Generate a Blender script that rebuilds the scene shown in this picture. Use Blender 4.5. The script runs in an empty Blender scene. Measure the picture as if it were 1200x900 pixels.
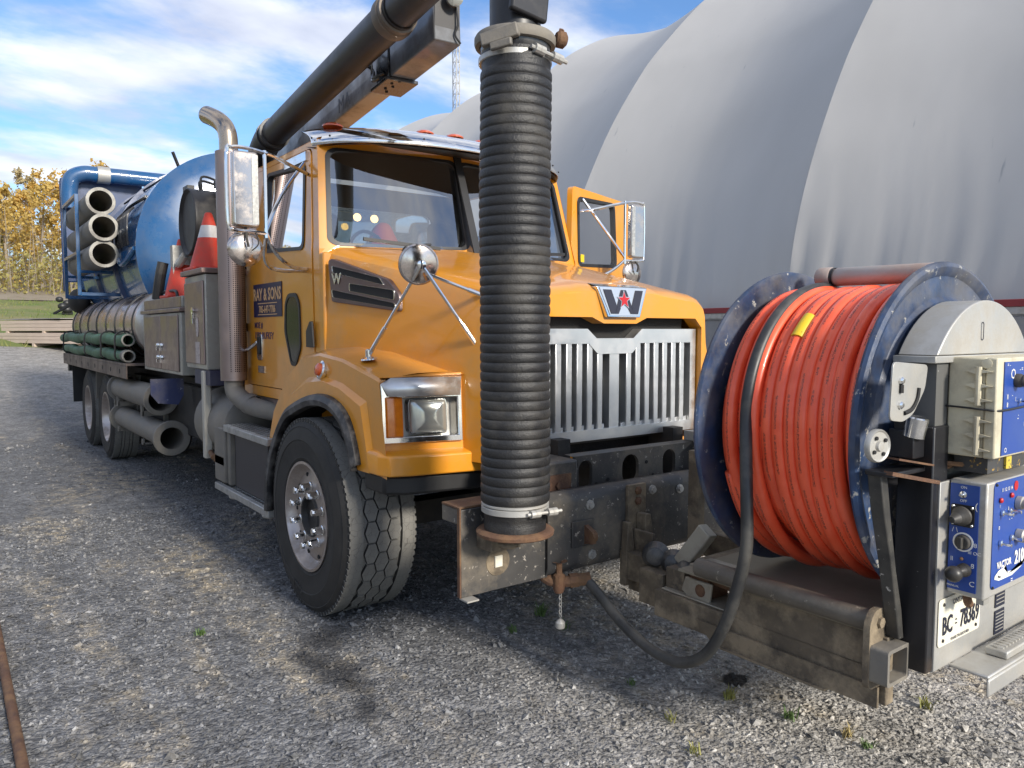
import bpy, bmesh, math, random
import numpy as np
from mathutils import Vector, Matrix, Euler, noise as mnoise
R = math.radians
random.seed(7); rng = np.random.default_rng(11)
scn = bpy.context.scene
COL = scn.collection

# ------------------------------------------------------------------ camera, sky, sun, exposure
cd = bpy.data.cameras.new('camera'); cam = bpy.data.objects.new('camera', cd); COL.objects.link(cam)
cd.sensor_width = 36; cd.lens = 27.0; cd.clip_start = 0.05; cd.clip_end = 3000
cam.location = (-2.89, -4.13, 1.6)
cam.rotation_euler = (R(90 - 3.94), 0, R(-36.6))
scn.camera = cam

SUN_EL, SUN_AZ = 25.0, 176.0          # azimuth clockwise from +Y: from the front right of the truck
sd = bpy.data.lights.new('sun', 'SUN'); sun = bpy.data.objects.new('sun', sd); COL.objects.link(sun)
sd.energy = 3.1; sd.angle = R(9); sd.color = (1.0, 0.93, 0.82)
sun.rotation_euler = (R(90 - SUN_EL), 0, R(180 - SUN_AZ))
sv = Vector((math.sin(R(SUN_AZ)) * math.cos(R(SUN_EL)), math.cos(R(SUN_AZ)) * math.cos(R(SUN_EL)), math.sin(R(SUN_EL))))
sun.rotation_euler = sv.to_track_quat('Z', 'Y').to_euler()
sun.location = (0, -20, 20)

w = bpy.data.worlds.new('World'); scn.world = w; w.use_nodes = True
nt = w.node_tree; N = nt.nodes; L = nt.links; N.clear()
out = N.new('ShaderNodeOutputWorld'); bg = N.new('ShaderNodeBackground')
sky = N.new('ShaderNodeTexSky'); sky.sky_type = 'NISHITA'; sky.sun_disc = False
sky.sun_elevation = R(SUN_EL); sky.sun_rotation = R(SUN_AZ); sky.altitude = 200; sky.air_density = 1.0; sky.dust_density = 0.3; sky.ozone_density = 3.5
tc = N.new('ShaderNodeTexCoord'); sep = N.new('ShaderNodeSeparateXYZ'); L.new(tc.outputs['Generated'], sep.inputs[0])
def wmath(op, a, b=None):
    n = N.new('ShaderNodeMath'); n.operation = op
    for i, v in enumerate((a, b)):
        if v is None: continue
        if isinstance(v, (int, float)): n.inputs[i].default_value = v
        else: L.new(v, n.inputs[i])
    return n.outputs[0]
zz = wmath('MAXIMUM', wmath('ADD', sep.outputs[2], 0.12), 0.02)
cmb = N.new('ShaderNodeCombineXYZ'); L.new(wmath('DIVIDE', sep.outputs[0], zz), cmb.inputs[0]); L.new(wmath('DIVIDE', sep.outputs[1], zz), cmb.inputs[1])
rot = N.new('ShaderNodeMapping'); rot.inputs['Rotation'].default_value = (0, 0, R(-35)); rot.inputs['Scale'].default_value = (1.15, 1.5, 1); rot.inputs['Location'].default_value = (1.7, 0.6, 0)
L.new(cmb.outputs[0], rot.inputs[0])
n1 = N.new('ShaderNodeTexNoise'); n1.inputs['Scale'].default_value = 1.15; n1.inputs['Detail'].default_value = 9; n1.inputs['Roughness'].default_value = 0.56; n1.inputs['Distortion'].default_value = 0.15
L.new(rot.outputs[0], n1.inputs['Vector'])
r1 = N.new('ShaderNodeValToRGB'); r1.color_ramp.elements[0].position = 0.37; r1.color_ramp.elements[1].position = 0.59; r1.color_ramp.interpolation = 'EASE'
L.new(n1.outputs[0], r1.inputs[0])
n2 = N.new('ShaderNodeTexNoise'); n2.inputs['Scale'].default_value = 1.9; n2.inputs['Detail'].default_value = 6
L.new(rot.outputs[0], n2.inputs['Vector'])
r2 = N.new('ShaderNodeValToRGB')
r2.color_ramp.elements[0].position = 0.35; r2.color_ramp.elements[0].color = (3.2, 3.4, 4.1, 1)
r2.color_ramp.elements[1].position = 0.62; r2.color_ramp.elements[1].color = (5.3, 5.4, 5.65, 1)
L.new(n2.outputs[0], r2.inputs[0])
mx = N.new('ShaderNodeMixRGB'); L.new(wmath('MULTIPLY', r1.outputs[0], 0.88), mx.inputs[0]); tn = N.new('ShaderNodeMixRGB'); tn.blend_type = 'MULTIPLY'; tn.inputs[0].default_value = 1; tn.inputs[2].default_value = (.70, .82, .94, 1); L.new(sky.outputs[0], tn.inputs[1]); L.new(tn.outputs[0], mx.inputs[1]); L.new(r2.outputs[0], mx.inputs[2])
L.new(mx.outputs[0], bg.inputs[0]); bg.inputs[1].default_value = 0.13; L.new(bg.outputs[0], out.inputs[0])
scn.view_settings.view_transform = 'Standard'; scn.view_settings.look = 'None'; scn.view_settings.gamma = 1.0
scn.view_settings.exposure = 0.76; scn.view_settings.use_curve_mapping = False
scn.render.engine = 'CYCLES'

# ------------------------------------------------------------------ materials
MATS = {}
def mat(name, col, rough=0.5, metal=0.0, col2=None, nscale=6.0, namt=0.5, dirt=None, damt=0.5, dscale=3.0, dlo=0.45, dhi=0.62,
        bump=0.0, bscale=80.0, coat=0.0, stretch=None, spec=0.5, rvar=0.0, flake=None, fscale=24.0, fpos=0.66, trans=0.0, emit=None, alpha=None):
    """principled material: colour broken up by noise, a second noise for dirt patches, flakes for chipped paint, bump"""
    if name in MATS: return MATS[name]
    m = bpy.data.materials.new(name); m.use_nodes = True; MATS[name] = m
    t = m.node_tree; nn = t.nodes; ll = t.links; p = nn['Principled BSDF']
    p.inputs['Roughness'].default_value = rough; p.inputs['Metallic'].default_value = metal
    p.inputs['Coat Weight'].default_value = coat; p.inputs['Coat Roughness'].default_value = 0.06
    p.inputs['Specular IOR Level'].default_value = spec
    if trans: p.inputs['Transmission Weight'].default_value = trans
    if emit: p.inputs['Emission Color'].default_value = (*emit[:3], 1); p.inputs['Emission Strength'].default_value = emit[3]
    c4 = (*col, 1); p.inputs['Base Color'].default_value = c4
    co = nn.new('ShaderNodeTexCoord'); vec = co.outputs['Object']
    if stretch:
        mp = nn.new('ShaderNodeMapping'); mp.inputs['Scale'].default_value = stretch; ll.new(vec, mp.inputs[0]); vec = mp.outputs[0]
    def noi(s, d=5, r=0.6, v=None):
        n = nn.new('ShaderNodeTexNoise'); n.inputs['Scale'].default_value = s; n.inputs['Detail'].default_value = d; n.inputs['Roughness'].default_value = r
        ll.new(v or vec, n.inputs['Vector']); return n.outputs[0]
    def ramp(f, a, b):
        r = nn.new('ShaderNodeMapRange'); r.inputs[1].default_value = a; r.inputs[2].default_value = b; r.clamp = True; ll.new(f, r.inputs[0]); return r.outputs[0]
    def mul(f, k):
        q = nn.new('ShaderNodeMath'); q.operation = 'MULTIPLY'; ll.new(f, q.inputs[0]); q.inputs[1].default_value = k; return q.outputs[0]
    def mixc(f, a, b):
        x = nn.new('ShaderNodeMixRGB'); ll.new(f, x.inputs[0])
        for i, v in ((1, a), (2, b)):
            if isinstance(v, tuple): x.inputs[i].default_value = v if len(v) == 4 else (*v, 1)
            else: ll.new(v, x.inputs[i])
        return x.outputs[0]
    cur = c4; rg = None
    if col2: cur = mixc(mul(ramp(noi(nscale), 0.32, 0.68), namt), cur, col2)
    if flake:
        f = ramp(noi(fscale, 8, 0.7), fpos, fpos + 0.03); cur = mixc(f, cur, flake)
    if dirt:
        d = mul(ramp(noi(dscale, 8, 0.68, co.outputs['Object']), dlo, dhi), damt); cur = mixc(d, cur, dirt)
        q = nn.new('ShaderNodeMapRange'); q.inputs[3].default_value = rough; q.inputs[4].default_value = min(1, rough + 0.45); ll.new(d, q.inputs[0]); rg = q.outputs[0]
        if metal:
            k = nn.new('ShaderNodeMapRange'); k.inputs[3].default_value = metal; k.inputs[4].default_value = 0.1; ll.new(d, k.inputs[0]); ll.new(k.outputs[0], p.inputs['Metallic'])
    if not isinstance(cur, tuple): ll.new(cur, p.inputs['Base Color'])
    if rvar and rg is None:
        q = nn.new('ShaderNodeMapRange'); q.inputs[3].default_value = max(0, rough - rvar); q.inputs[4].default_value = min(1, rough + rvar)
        ll.new(ramp(noi(nscale * 2.3), 0.3, 0.7), q.inputs[0]); rg = q.outputs[0]
    if rg is not None: ll.new(rg, p.inputs['Roughness'])
    if bump:
        b = nn.new('ShaderNodeBump'); b.inputs['Strength'].default_value = bump; b.inputs['Distance'].default_value = 0.01
        ll.new(noi(bscale, 4), b.inputs['Height']); ll.new(b.outputs[0], p.inputs['Normal'])
    return m

TAN = (0.27, 0.22, 0.155)
yellow = mat('yellow_paint', (0.70, 0.275, 0.014), 0.32, coat=0.6, col2=(0.64, 0.255, 0.016), nscale=2.0, dirt=(0.40, 0.26, 0.12), damt=0.36, dscale=2.6, flake=(0.16, 0.085, 0.03), fscale=62, fpos=0.735, rvar=.05)
chrome = mat('chrome', (0.74, 0.74, 0.73), 0.09, 1.0, rvar=0.06, dirt=(0.35, 0.32, 0.28), damt=0.35, dscale=7.0, dlo=0.5, dhi=0.7)
steelb = mat('brushed_aluminium', (0.58, 0.57, 0.54), 0.34, 1.0, col2=(0.42, 0.40, 0.37), nscale=9, dirt=(0.33, 0.30, 0.25), damt=0.55, dscale=5, bump=0.05, bscale=120)
oxid = mat('oxidised_aluminium', (0.50, 0.49, 0.46), 0.45, 0.55, col2=(0.37, 0.36, 0.33), nscale=12, dirt=(0.30, 0.27, 0.22), damt=0.5, dscale=6, bump=0.06, bscale=90)
polish = mat('polished_tank_aluminium', (0.50, 0.40, 0.37), 0.20, 1.0, rvar=0.08, nscale=3, dirt=(0.24, 0.19, 0.16), damt=0.5, dscale=1.6)  # brownish reflection on the aluminium is put into its base colour
brownbox = mat('dull_brown_box_metal', (0.29, 0.215, 0.20), 0.34, 0.75, col2=(0.23, 0.17, 0.155), nscale=3, dirt=(0.20, 0.16, 0.13), damt=0.5, dscale=4)
boxgrey = mat('box_end_grey', (0.40, 0.39, 0.35), 0.42, 0.5, dirt=(0.25, 0.22, 0.18), damt=0.5, dscale=3)
rubber = mat('black_rubber', (0.022, 0.022, 0.023), 0.62, col2=(0.045, 0.043, 0.040), nscale=5, dirt=(0.13, 0.12, 0.105), damt=0.35, dscale=4, bump=0.12, bscale=60)
hoserub = mat('suction_hose_rubber', (0.013, 0.013, 0.014), 0.46, col2=(0.026, 0.025, 0.024), nscale=7, dirt=(0.14, 0.125, 0.10), damt=0.30, dscale=3.5, dlo=0.5, dhi=0.72, bump=0.3, bscale=140)
dkrub = mat('dark_trim', (0.012, 0.012, 0.013), 0.45, col2=(0.03, 0.03, 0.03), nscale=4)
blackp = mat('worn_black_paint', (0.042, 0.041, 0.041), 0.45, 0.0, col2=(0.085, 0.080, 0.074), nscale=6, flake=(0.34, 0.31, 0.27), fscale=38, fpos=0.615, dirt=TAN, damt=0.5, dscale=2.6, bump=0.15, bscale=60)
blackg = mat('black_gloss_paint', (0.014, 0.015, 0.018), 0.24, col2=(0.03, 0.03, 0.034), nscale=3, coat=0.3, dirt=(0.12, 0.11, 0.10), damt=0.3, dscale=4)
muddy = mat('muddy_steel', (0.155, 0.122, 0.082), 0.72, 0.1, col2=(0.085, 0.068, 0.05), nscale=9, namt=0.95, dirt=(0.34, 0.27, 0.18), damt=0.75, dscale=7, bump=0.4, bscale=55, flake=(0.045, 0.04, 0.036), fscale=9, fpos=0.63)
rust = mat('rusty_steel', (0.15, 0.075, 0.042), 0.8, 0.1, col2=(0.075, 0.042, 0.03), nscale=14, namt=0.8, dirt=(0.24, 0.14, 0.07), damt=0.6, dscale=9, bump=0.4, bscale=90)
ductile = mat('dusty_grey_steel', (0.19, 0.175, 0.155), 0.6, 0.25, col2=(0.13, 0.12, 0.105), nscale=5, dirt=(0.27, 0.24, 0.19), damt=0.6, dscale=3, bump=0.15, bscale=70)
pipegrey = mat('pale_grey_pipe', (0.30, 0.29, 0.26), 0.5, 0.25, col2=(0.21, 0.20, 0.18), nscale=6, dirt=(0.16, 0.14, 0.12), damt=0.5, dscale=4)
chassis = mat('chassis_black', (0.018, 0.017, 0.016), 0.7, dirt=(0.07, 0.06, 0.05), damt=0.6, dscale=4)
inside = mat('dark_interior', (0.012, 0.012, 0.013), 0.8)
seatm = mat('seat_cloth', (0.045, 0.046, 0.05), 0.85, col2=(0.06, 0.06, 0.065))
blue = mat('tank_blue_paint', (0.008, 0.080, 0.215), 0.24, coat=0.5, col2=(0.008, 0.062, 0.17), nscale=1.4, dirt=(0.10, 0.12, 0.16), damt=0.3, dscale=2.5)
bluedk = mat('dark_blue_paint', (0.010, 0.036, 0.12), 0.35, coat=0.2, dirt=(0.06, 0.065, 0.08), damt=0.5, dscale=3)
reelblue = mat('worn_reel_blue', (0.026, 0.062, 0.15), 0.42, 0.0, col2=(0.022, 0.030, 0.055), nscale=7, namt=1.0, flake=(0.38, 0.37, 0.34), fscale=17, fpos=0.62, dirt=(0.17, 0.16, 0.145), damt=0.45, dscale=4, bump=0.12, bscale=50, stretch=(1, 1, 1))
panelblue = mat('panel_blue', (0.012, 0.055, 0.30), 0.34, col2=(0.05, 0.10, 0.28), nscale=5, namt=0.5, flake=(0.45, 0.45, 0.42), fscale=40, fpos=0.70)
beige = mat('beige_plastic_box', (0.60, 0.55, 0.40), 0.55, col2=(0.48, 0.44, 0.33), nscale=8, dirt=(0.30, 0.26, 0.19), damt=0.5, dscale=8)
white = mat('white_print', (0.75, 0.74, 0.70), 0.5)
platew = mat('licence_plate_white', (0.74, 0.70, 0.58), 0.4, dirt=(0.42, 0.37, 0.28), damt=0.35, dscale=14)
ink = mat('dark_print', (0.012, 0.014, 0.03), 0.5)
purple = mat('door_lettering_navy', (0.06, 0.028, 0.085), 0.5)
navy = mat('sign_navy', (0.012, 0.012, 0.055), 0.4)
goldl = mat('sign_lettering_gold', (0.62, 0.34, 0.14), 0.45, col2=(0.55, 0.42, 0.30), nscale=30)
redm = mat('star_red', (0.45, 0.01, 0.015), 0.35)
amber = mat('amber_lens', (0.72, 0.20, 0.012), 0.14, coat=0.8, col2=(0.5, 0.11, 0.006), nscale=30)
redlens = mat('orange_red_lens', (0.55, 0.09, 0.02), 0.18, coat=0.6)
lampglass = mat('headlamp_glass', (0.42, 0.43, 0.40), 0.12, 0.55, coat=1.0, col2=(0.30, 0.31, 0.28), nscale=8)
glowm = mat('windshield_glow', (0.9, 0.6, 0.25), 0.3, emit=(1.0, 0.62, 0.2, 3.0))  # emission imitates a yellow reflection in the windshield
green = mat('green_lay_hose', (0.035, 0.12, 0.055), 0.55, col2=(0.05, 0.15, 0.075), nscale=6, dirt=(0.12, 0.12, 0.09), damt=0.5, dscale=5)
conered = mat('cone_orange', (0.66, 0.045, 0.018), 0.5, col2=(0.52, 0.035, 0.015), nscale=6, dirt=(0.30, 0.12, 0.08), damt=0.3, dscale=9)
conewht = mat('cone_white_band', (0.66, 0.64, 0.62), 0.4, col2=(0.45, 0.43, 0.42), nscale=25)
yellowtape = mat('yellow_tape', (0.72, 0.50, 0.02), 0.4, flake=(0.12, 0.08, 0.02), fscale=60, fpos=0.64)
vest = mat('red_vest', (0.50, 0.05, 0.03), 0.8)
concrete = mat('concrete_block', (0.28, 0.275, 0.27), 0.85, col2=(0.21, 0.205, 0.20), nscale=3, bump=0.3, bscale=20)
redtrim = mat('dark_red_trim', (0.26, 0.03, 0.032), 0.5, col2=(0.20, 0.025, 0.028))
wood = mat('weathered_lumber', (0.58, 0.47, 0.38), 0.75, col2=(0.44, 0.35, 0.28), nscale=5, namt=0.8, stretch=(0.4, 6, 6), bump=0.2, bscale=30)
woodg = mat('grey_plywood', (0.36, 0.34, 0.33), 0.7, col2=(0.16, 0.16, 0.17), nscale=2)
bark = mat('pale_bark', (0.34, 0.29, 0.23), 0.85, col2=(0.17, 0.14, 0.11), nscale=4)
mirrorglass = mat('mirror_glass', (0.8, 0.8, 0.8), 0.03, 1.0)
mirrorback = mat('mirror_back_steel', (0.56, 0.50, 0.46), 0.13, 1.0, rvar=0.05, dirt=(0.3, 0.27, 0.24), damt=0.3, dscale=12)

def glassmat(name, tint, alpha, rough=0.02):
    m = bpy.data.materials.new(name); m.use_nodes = True; t = m.node_tree; nn = t.nodes; nn.clear()
    o = nn.new('ShaderNodeOutputMaterial'); a = nn.new('ShaderNodeBsdfTransparent'); a.inputs[0].default_value = (*tint, 1)
    g = nn.new('ShaderNodeBsdfGlossy'); g.inputs['Roughness'].default_value = rough
    f = nn.new('ShaderNodeFresnel'); f.inputs[0].default_value = 1.5
    k = nn.new('ShaderNodeMath'); k.operation = 'ADD'; t.links.new(f.outputs[0], k.inputs[0]); k.inputs[1].default_value = alpha; k.use_clamp = True
    s = nn.new('ShaderNodeMixShader'); t.links.new(k.outputs[0], s.inputs[0]); t.links.new(a.outputs[0], s.inputs[1]); t.links.new(g.outputs[0], s.inputs[2])
    t.links.new(s.outputs[0], o.inputs[0]); return m
glass = glassmat('cab_glass', (0.66, 0.70, 0.70), 0.26)
darkglass = glassmat('tinted_door_glass', (0.05, 0.052, 0.055), 0.02)

# ------------------------------------------------------------------ mesh helpers
def V3(a): return np.array(a, float)
def perp(d):
    d = V3(d) / np.linalg.norm(d); a = np.array([0, 0, 1.]) if abs(d[2]) < 0.9 else np.array([1., 0, 0])
    u = np.cross(d, a); u /= np.linalg.norm(u); return u, np.cross(d, u)
def spline(pts, k=8, closed=False):
    P = [V3(p) for p in pts]; n = len(P); o = []
    rngi = range(n if closed else n - 1)
    for i in rngi:
        if closed: a, b, c, d = P[(i - 1) % n], P[i], P[(i + 1) % n], P[(i + 2) % n]
        else: a, b, c, d = P[max(i - 1, 0)], P[i], P[i + 1], P[min(i + 2, n - 1)]
        for j in range(k):
            t = j / k; o.append(0.5 * ((2 * b) + (-a + c) * t + (2 * a - 5 * b + 4 * c - d) * t * t + (-a + 3 * b - 3 * c + d) * t ** 3))
    if not closed: o.append(P[-1])
    return o
def rrect(cx, cy, w_, h, r, n=5):
    o = []
    for sx, sy, a0 in ((1, 1, 0), (-1, 1, 90), (-1, -1, 180), (1, -1, 270)):
        for i in range(n + 1):
            a = R(a0 + 90 * i / n); o.append((cx + sx * (w_ / 2 - r) + r * math.cos(a), cy + sy * (h / 2 - r) + r * math.sin(a)))
    return o
def rpoly(pts, r, n=4):
    o = []; m = len(pts)
    for i in range(m):
        p = V3(pts[i]); a = V3(pts[i - 1]) - p; b = V3(pts[(i + 1) % m]) - p
        la, lb = np.linalg.norm(a), np.linalg.norm(b); q = min(r, la * .45, lb * .45)
        s, e = p + a / la * q, p + b / lb * q
        for j in range(n + 1):
            t = j / n; o.append(tuple((1 - t) ** 2 * s + 2 * t * (1 - t) * p + t * t * e))
    return o

class B:
    """collects shapes; obj() links them as one mesh object"""
    def __init__(s): s.v = []; s.f = []; s.uv = None
    def add(s, vs, fs):
        o = len(s.v); s.v += [tuple(float(c) for c in v) for v in vs]; s.f += [tuple(o + i for i in f) for f in fs]; return s
    def bx(s, x0, x1, y0, y1, z0, z1):
        x0, x1 = sorted((x0, x1)); y0, y1 = sorted((y0, y1)); z0, z1 = sorted((z0, z1))
        return s.add([(x0, y0, z0), (x1, y0, z0), (x1, y1, z0), (x0, y1, z0), (x0, y0, z1), (x1, y0, z1), (x1, y1, z1), (x0, y1, z1)],
                     [(0, 3, 2, 1), (4, 5, 6, 7), (0, 1, 5, 4), (1, 2, 6, 5), (2, 3, 7, 6), (3, 0, 4, 7)])
    def bar(s, p, q, w_, h, up=(0, 0, 1)):
        p, q = V3(p), V3(q); d = (q - p) / np.linalg.norm(q - p); u = np.cross(d, V3(up))
        if np.linalg.norm(u) < 1e-4: u = np.cross(d, (1, 0, 0))
        u /= np.linalg.norm(u); n_ = np.cross(u, d); vs = []
        for c in (p, q):
            for a, b in ((-1, -1), (1, -1), (1, 1), (-1, 1)): vs.append(c + u * a * w_ / 2 + n_ * b * h / 2)
        return s.add(vs, [(0, 1, 2, 3)[::-1], (4, 5, 6, 7), (0, 1, 5, 4), (1, 2, 6, 5), (2, 3, 7, 6), (3, 0, 4, 7)][0:1] + [(4, 5, 6, 7), (0, 1, 5, 4), (1, 2, 6, 5), (2, 3, 7, 6), (3, 0, 4, 7)])
    def cyl(s, p, q, r0, r1=None, n=16, cap=True):
        p, q = V3(p), V3(q); r1 = r0 if r1 is None else r1; u, w_ = perp(q - p); vs = []
        for c, r in ((p, r0), (q, r1)):
            for i in range(n): a = 2 * math.pi * i / n; vs.append(c + (u * math.cos(a) + w_ * math.sin(a)) * r)
        fs = [(i, (i + 1) % n, n + (i + 1) % n, n + i) for i in range(n)]
        if cap: fs += [tuple(range(n))[::-1], tuple(range(n, 2 * n))]
        return s.add(vs, fs)
    def lathe(s, o, ax, prof, n=32, a0=0, a1=360, closed=False):
        """prof: (radius, height along axis) pairs"""
        o, ax = V3(o), V3(ax) / np.linalg.norm(ax); u, w_ = perp(ax); full = abs(a1 - a0) >= 359.9; m = n if full else n + 1; vs = []
        for r, h in prof:
            for i in range(m): a = R(a0 + (a1 - a0) * i / n); vs.append(o + ax * h + (u * math.cos(a) + w_ * math.sin(a)) * r)
        fs = []; k = len(prof)
        for j in range(k if closed else k - 1):
            j2 = (j + 1) % k
            for i in range(n): i2 = (i + 1) % m; fs.append((j * m + i, j * m + i2, j2 * m + i2, j2 * m + i))
        return s.add(vs, fs)
    def tube(s, pts, r, n=10, k=6, closed=False, cap=True, sm=True, uv=False):
        P = spline(pts, k, closed) if sm else [V3(p) for p in pts]; m = len(P)
        rr = r if callable(r) else (lambda t: r); vs = []; U = None; uvs = []; dist = 0
        for i, p in enumerate(P):
            t = (P[(i + 1) % m] - P[i - 1]) if closed else (P[min(i + 1, m - 1)] - P[max(i - 1, 0)])
            t = t / (np.linalg.norm(t) + 1e-12)
            if U is None: U = perp(t)[0]
            U = U - t * (U @ t); U /= np.linalg.norm(U); W = np.cross(t, U); q = rr(i / max(1, m - 1))
            for j in range(n): a = 2 * math.pi * j / n; vs.append(p + (U * math.cos(a) + W * math.sin(a)) * q)
        fs = []
        for i in range(m if closed else m - 1):
            i2 = (i + 1) % m
            for j in range(n): fs.append((i * n + j, i * n + (j + 1) % n, i2 * n + (j + 1) % n, i2 * n + j))
        if cap and not closed: fs += [tuple(range(n))[::-1], tuple(range((m - 1) * n, m * n))]
        return s.add(vs, fs)
    def prism(s, poly, fn, a, b):
        """poly in 2D, fn(u, v, t) -> point, extruded t = a..b"""
        n = len(poly); vs = [fn(u, v, a) for u, v in poly] + [fn(u, v, b) for u, v in poly]
        return s.add(vs, [tuple(range(n))[::-1], tuple(range(n, 2 * n))] + [(i, (i + 1) % n, n + (i + 1) % n, n + i) for i in range(n)])
    def ring(s, outer, inner, fn, a=0.0, b=None, c=None):
        """face between two star-shaped loops; fn(u, v, t). b: depth of walls on the inner loop; c: depth on the outer loop"""
        cx = sum(p[0] for p in inner) / len(inner); cy = sum(p[1] for p in inner) / len(inner)
        ang = sorted({round(math.atan2(p[1] - cy, p[0] - cx), 5) for p in list(outer) + list(inner)})
        g = [ang[0]]
        for x in ang[1:]:
            if x - g[-1] > 0.004: g.append(x)
        def hit(poly, t):
            dx, dy = math.cos(t), math.sin(t); best = None
            for i in range(len(poly)):
                x1, y1 = poly[i - 1]; x2, y2 = poly[i]; x1 -= cx; x2 -= cx; y1 -= cy; y2 -= cy
                ex, ey = x2 - x1, y2 - y1; den = dx * ey - dy * ex
                if abs(den) < 1e-12: continue
                k = (x1 * ey - y1 * ex) / den; q = (x1 * dy - y1 * dx) / den
                if k > 0 and -1e-4 <= q <= 1 + 1e-4 and (best is None or k > best): best = k
            best = best or 0.001
            return cx + dx * best, cy + dy * best
        o = [hit(outer, t) for t in g]; i_ = [hit(inner, t) for t in g]; n = len(g)
        vs = [fn(u, v, a) for u, v in o] + [fn(u, v, a) for u, v in i_]
        fs = [(k, (k + 1) % n, n + (k + 1) % n, n + k) for k in range(n)]; m = 2 * n
        if b is not None: vs += [fn(u, v, b) for u, v in i_]; fs += [(n + k, n + (k + 1) % n, m + (k + 1) % n, m + k) for k in range(n)]; m += n
        if c is not None: vs += [fn(u, v, c) for u, v in o]; fs += [((k + 1) % n, k, m + k, m + (k + 1) % n) for k in range(n)]
        return s.add(vs, fs)
    def grid(s, rows):
        m = len(rows[0]); vs = [p for r in rows for p in r]
        return s.add(vs, [(i * m + j, i * m + j + 1, (i + 1) * m + j + 1, (i + 1) * m + j) for i in range(len(rows) - 1) for j in range(m - 1)])
    def ball(s, c, r, n=12, sc=(1, 1, 1)):
        c = V3(c); vs = []; fs = []; h = n // 2
        for i in range(h + 1):
            for j in range(n):
                a = math.pi * i / h; b = 2 * math.pi * j / n; vs.append(c + r * np.array([math.sin(a) * math.cos(b) * sc[0], math.sin(a) * math.sin(b) * sc[1], math.cos(a) * sc[2]]))
        for i in range(h):
            for j in range(n): fs.append((i * n + j, (i + 1) * n + j, (i + 1) * n + (j + 1) % n, i * n + (j + 1) % n))
        return s.add(vs, fs)
    def mirx(s):
        s.v = [(-x, y, z) for x, y, z in s.v]; s.f = [f[::-1] for f in s.f]; return s
    def mesh(s, name, m, smooth=35):
        me = bpy.data.meshes.new(name); me.from_pydata(s.v, [], s.f); me.materials.append(m)
        bm = bmesh.new(); bm.from_mesh(me); bmesh.ops.remove_doubles(bm, verts=bm.verts, dist=1e-5); bmesh.ops.recalc_face_normals(bm, faces=bm.faces); bm.to_mesh(me); bm.free()
        if smooth:
            me.polygons.foreach_set('use_smooth', [True] * len(me.polygons)); me.set_sharp_from_angle(angle=R(smooth))
        me.update(); return me
    def obj(s, name, m, parent=None, smooth=35, bevel=0.0, loc=None, solid=0.0, kind=None, seg=2):
        o = bpy.data.objects.new(name, s.mesh(name, m, smooth)); COL.objects.link(o); o.parent = parent
        if loc is not None: o.location = loc
        if solid:
            q = o.modifiers.new('thick', 'SOLIDIFY'); q.thickness = solid; q.offset = -1
        if bevel:
            q = o.modifiers.new('bevel', 'BEVEL'); q.width = bevel; q.segments = seg; q.limit_method = 'ANGLE'; q.angle_limit = R(40); q.harden_normals = False
        if kind: o['kind'] = kind
        return o
def tag(o, label, cat=None, group=None, kind=None):
    if label: o['label'] = label
    if cat: o['category'] = cat
    if group: o['group'] = group
    if kind: o['kind'] = kind
    return o
def empty(name, loc, label, cat, group=None, rz=0.0):
    o = bpy.data.objects.new(name, None); COL.objects.link(o); o.location = loc; o.rotation_euler = (0, 0, rz); o.empty_display_size = 0.2
    return tag(o, label, cat, group)
def link_copy(o, parent=None, loc=None):
    c = o.copy(); COL.objects.link(c); c.parent = parent
    if loc is not None: c.location = loc
    return c
def text(name, s, size, org, right, upv, m, parent, xs=1.0, bold=0.0, align='CENTER', depth=0.0006, space=1.0):
    cu = bpy.data.curves.new('txt', 'FONT'); cu.body = s; cu.size = size; cu.align_x = align; cu.align_y = 'CENTER'; cu.offset = bold; cu.extrude = depth; cu.resolution_u = 2; cu.space_character = space
    t = bpy.data.objects.new('txt', cu); COL.objects.link(t); bpy.context.view_layer.update()
    me = bpy.data.meshes.new_from_object(t.evaluated_get(bpy.context.evaluated_depsgraph_get())); bpy.data.objects.remove(t); bpy.data.curves.remove(cu)
    r_, u_ = Vector(right).normalized(), Vector(upv).normalized(); n_ = r_.cross(u_)
    me.transform(Matrix(((r_.x * xs, u_.x, n_.x, org[0]), (r_.y * xs, u_.y, n_.y, org[1]), (r_.z * xs, u_.z, n_.z, org[2]), (0, 0, 0, 1))))
    me.materials.clear(); me.materials.append(m)
    o = bpy.data.objects.new(name, me); COL.objects.link(o); o.parent = parent; return o
XZ = lambda Y: (lambda u, v, t: (u, Y + t, v))
YZ = lambda X: (lambda u, v, t: (X + t, u, v))
XY = lambda Z: (lambda u, v, t: (u, v, Z + t))

# ------------------------------------------------------------------ setting: ground, field, wood edge, fabric building
def sstep(a, b, x):
    t = min(1, max(0, (x - a) / (b - a))); return t * t * (3 - 2 * t)
def gz(x, y):
    if y <= 8.5: return 0.0
    k = 1 - sstep(2.5, 8.0, x) if y < 60 else 1.0
    t = min(y, 62) - 8.5
    return 0.105 * (t - 1.2 * (1 - math.exp(-t / 1.2))) * k

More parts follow.
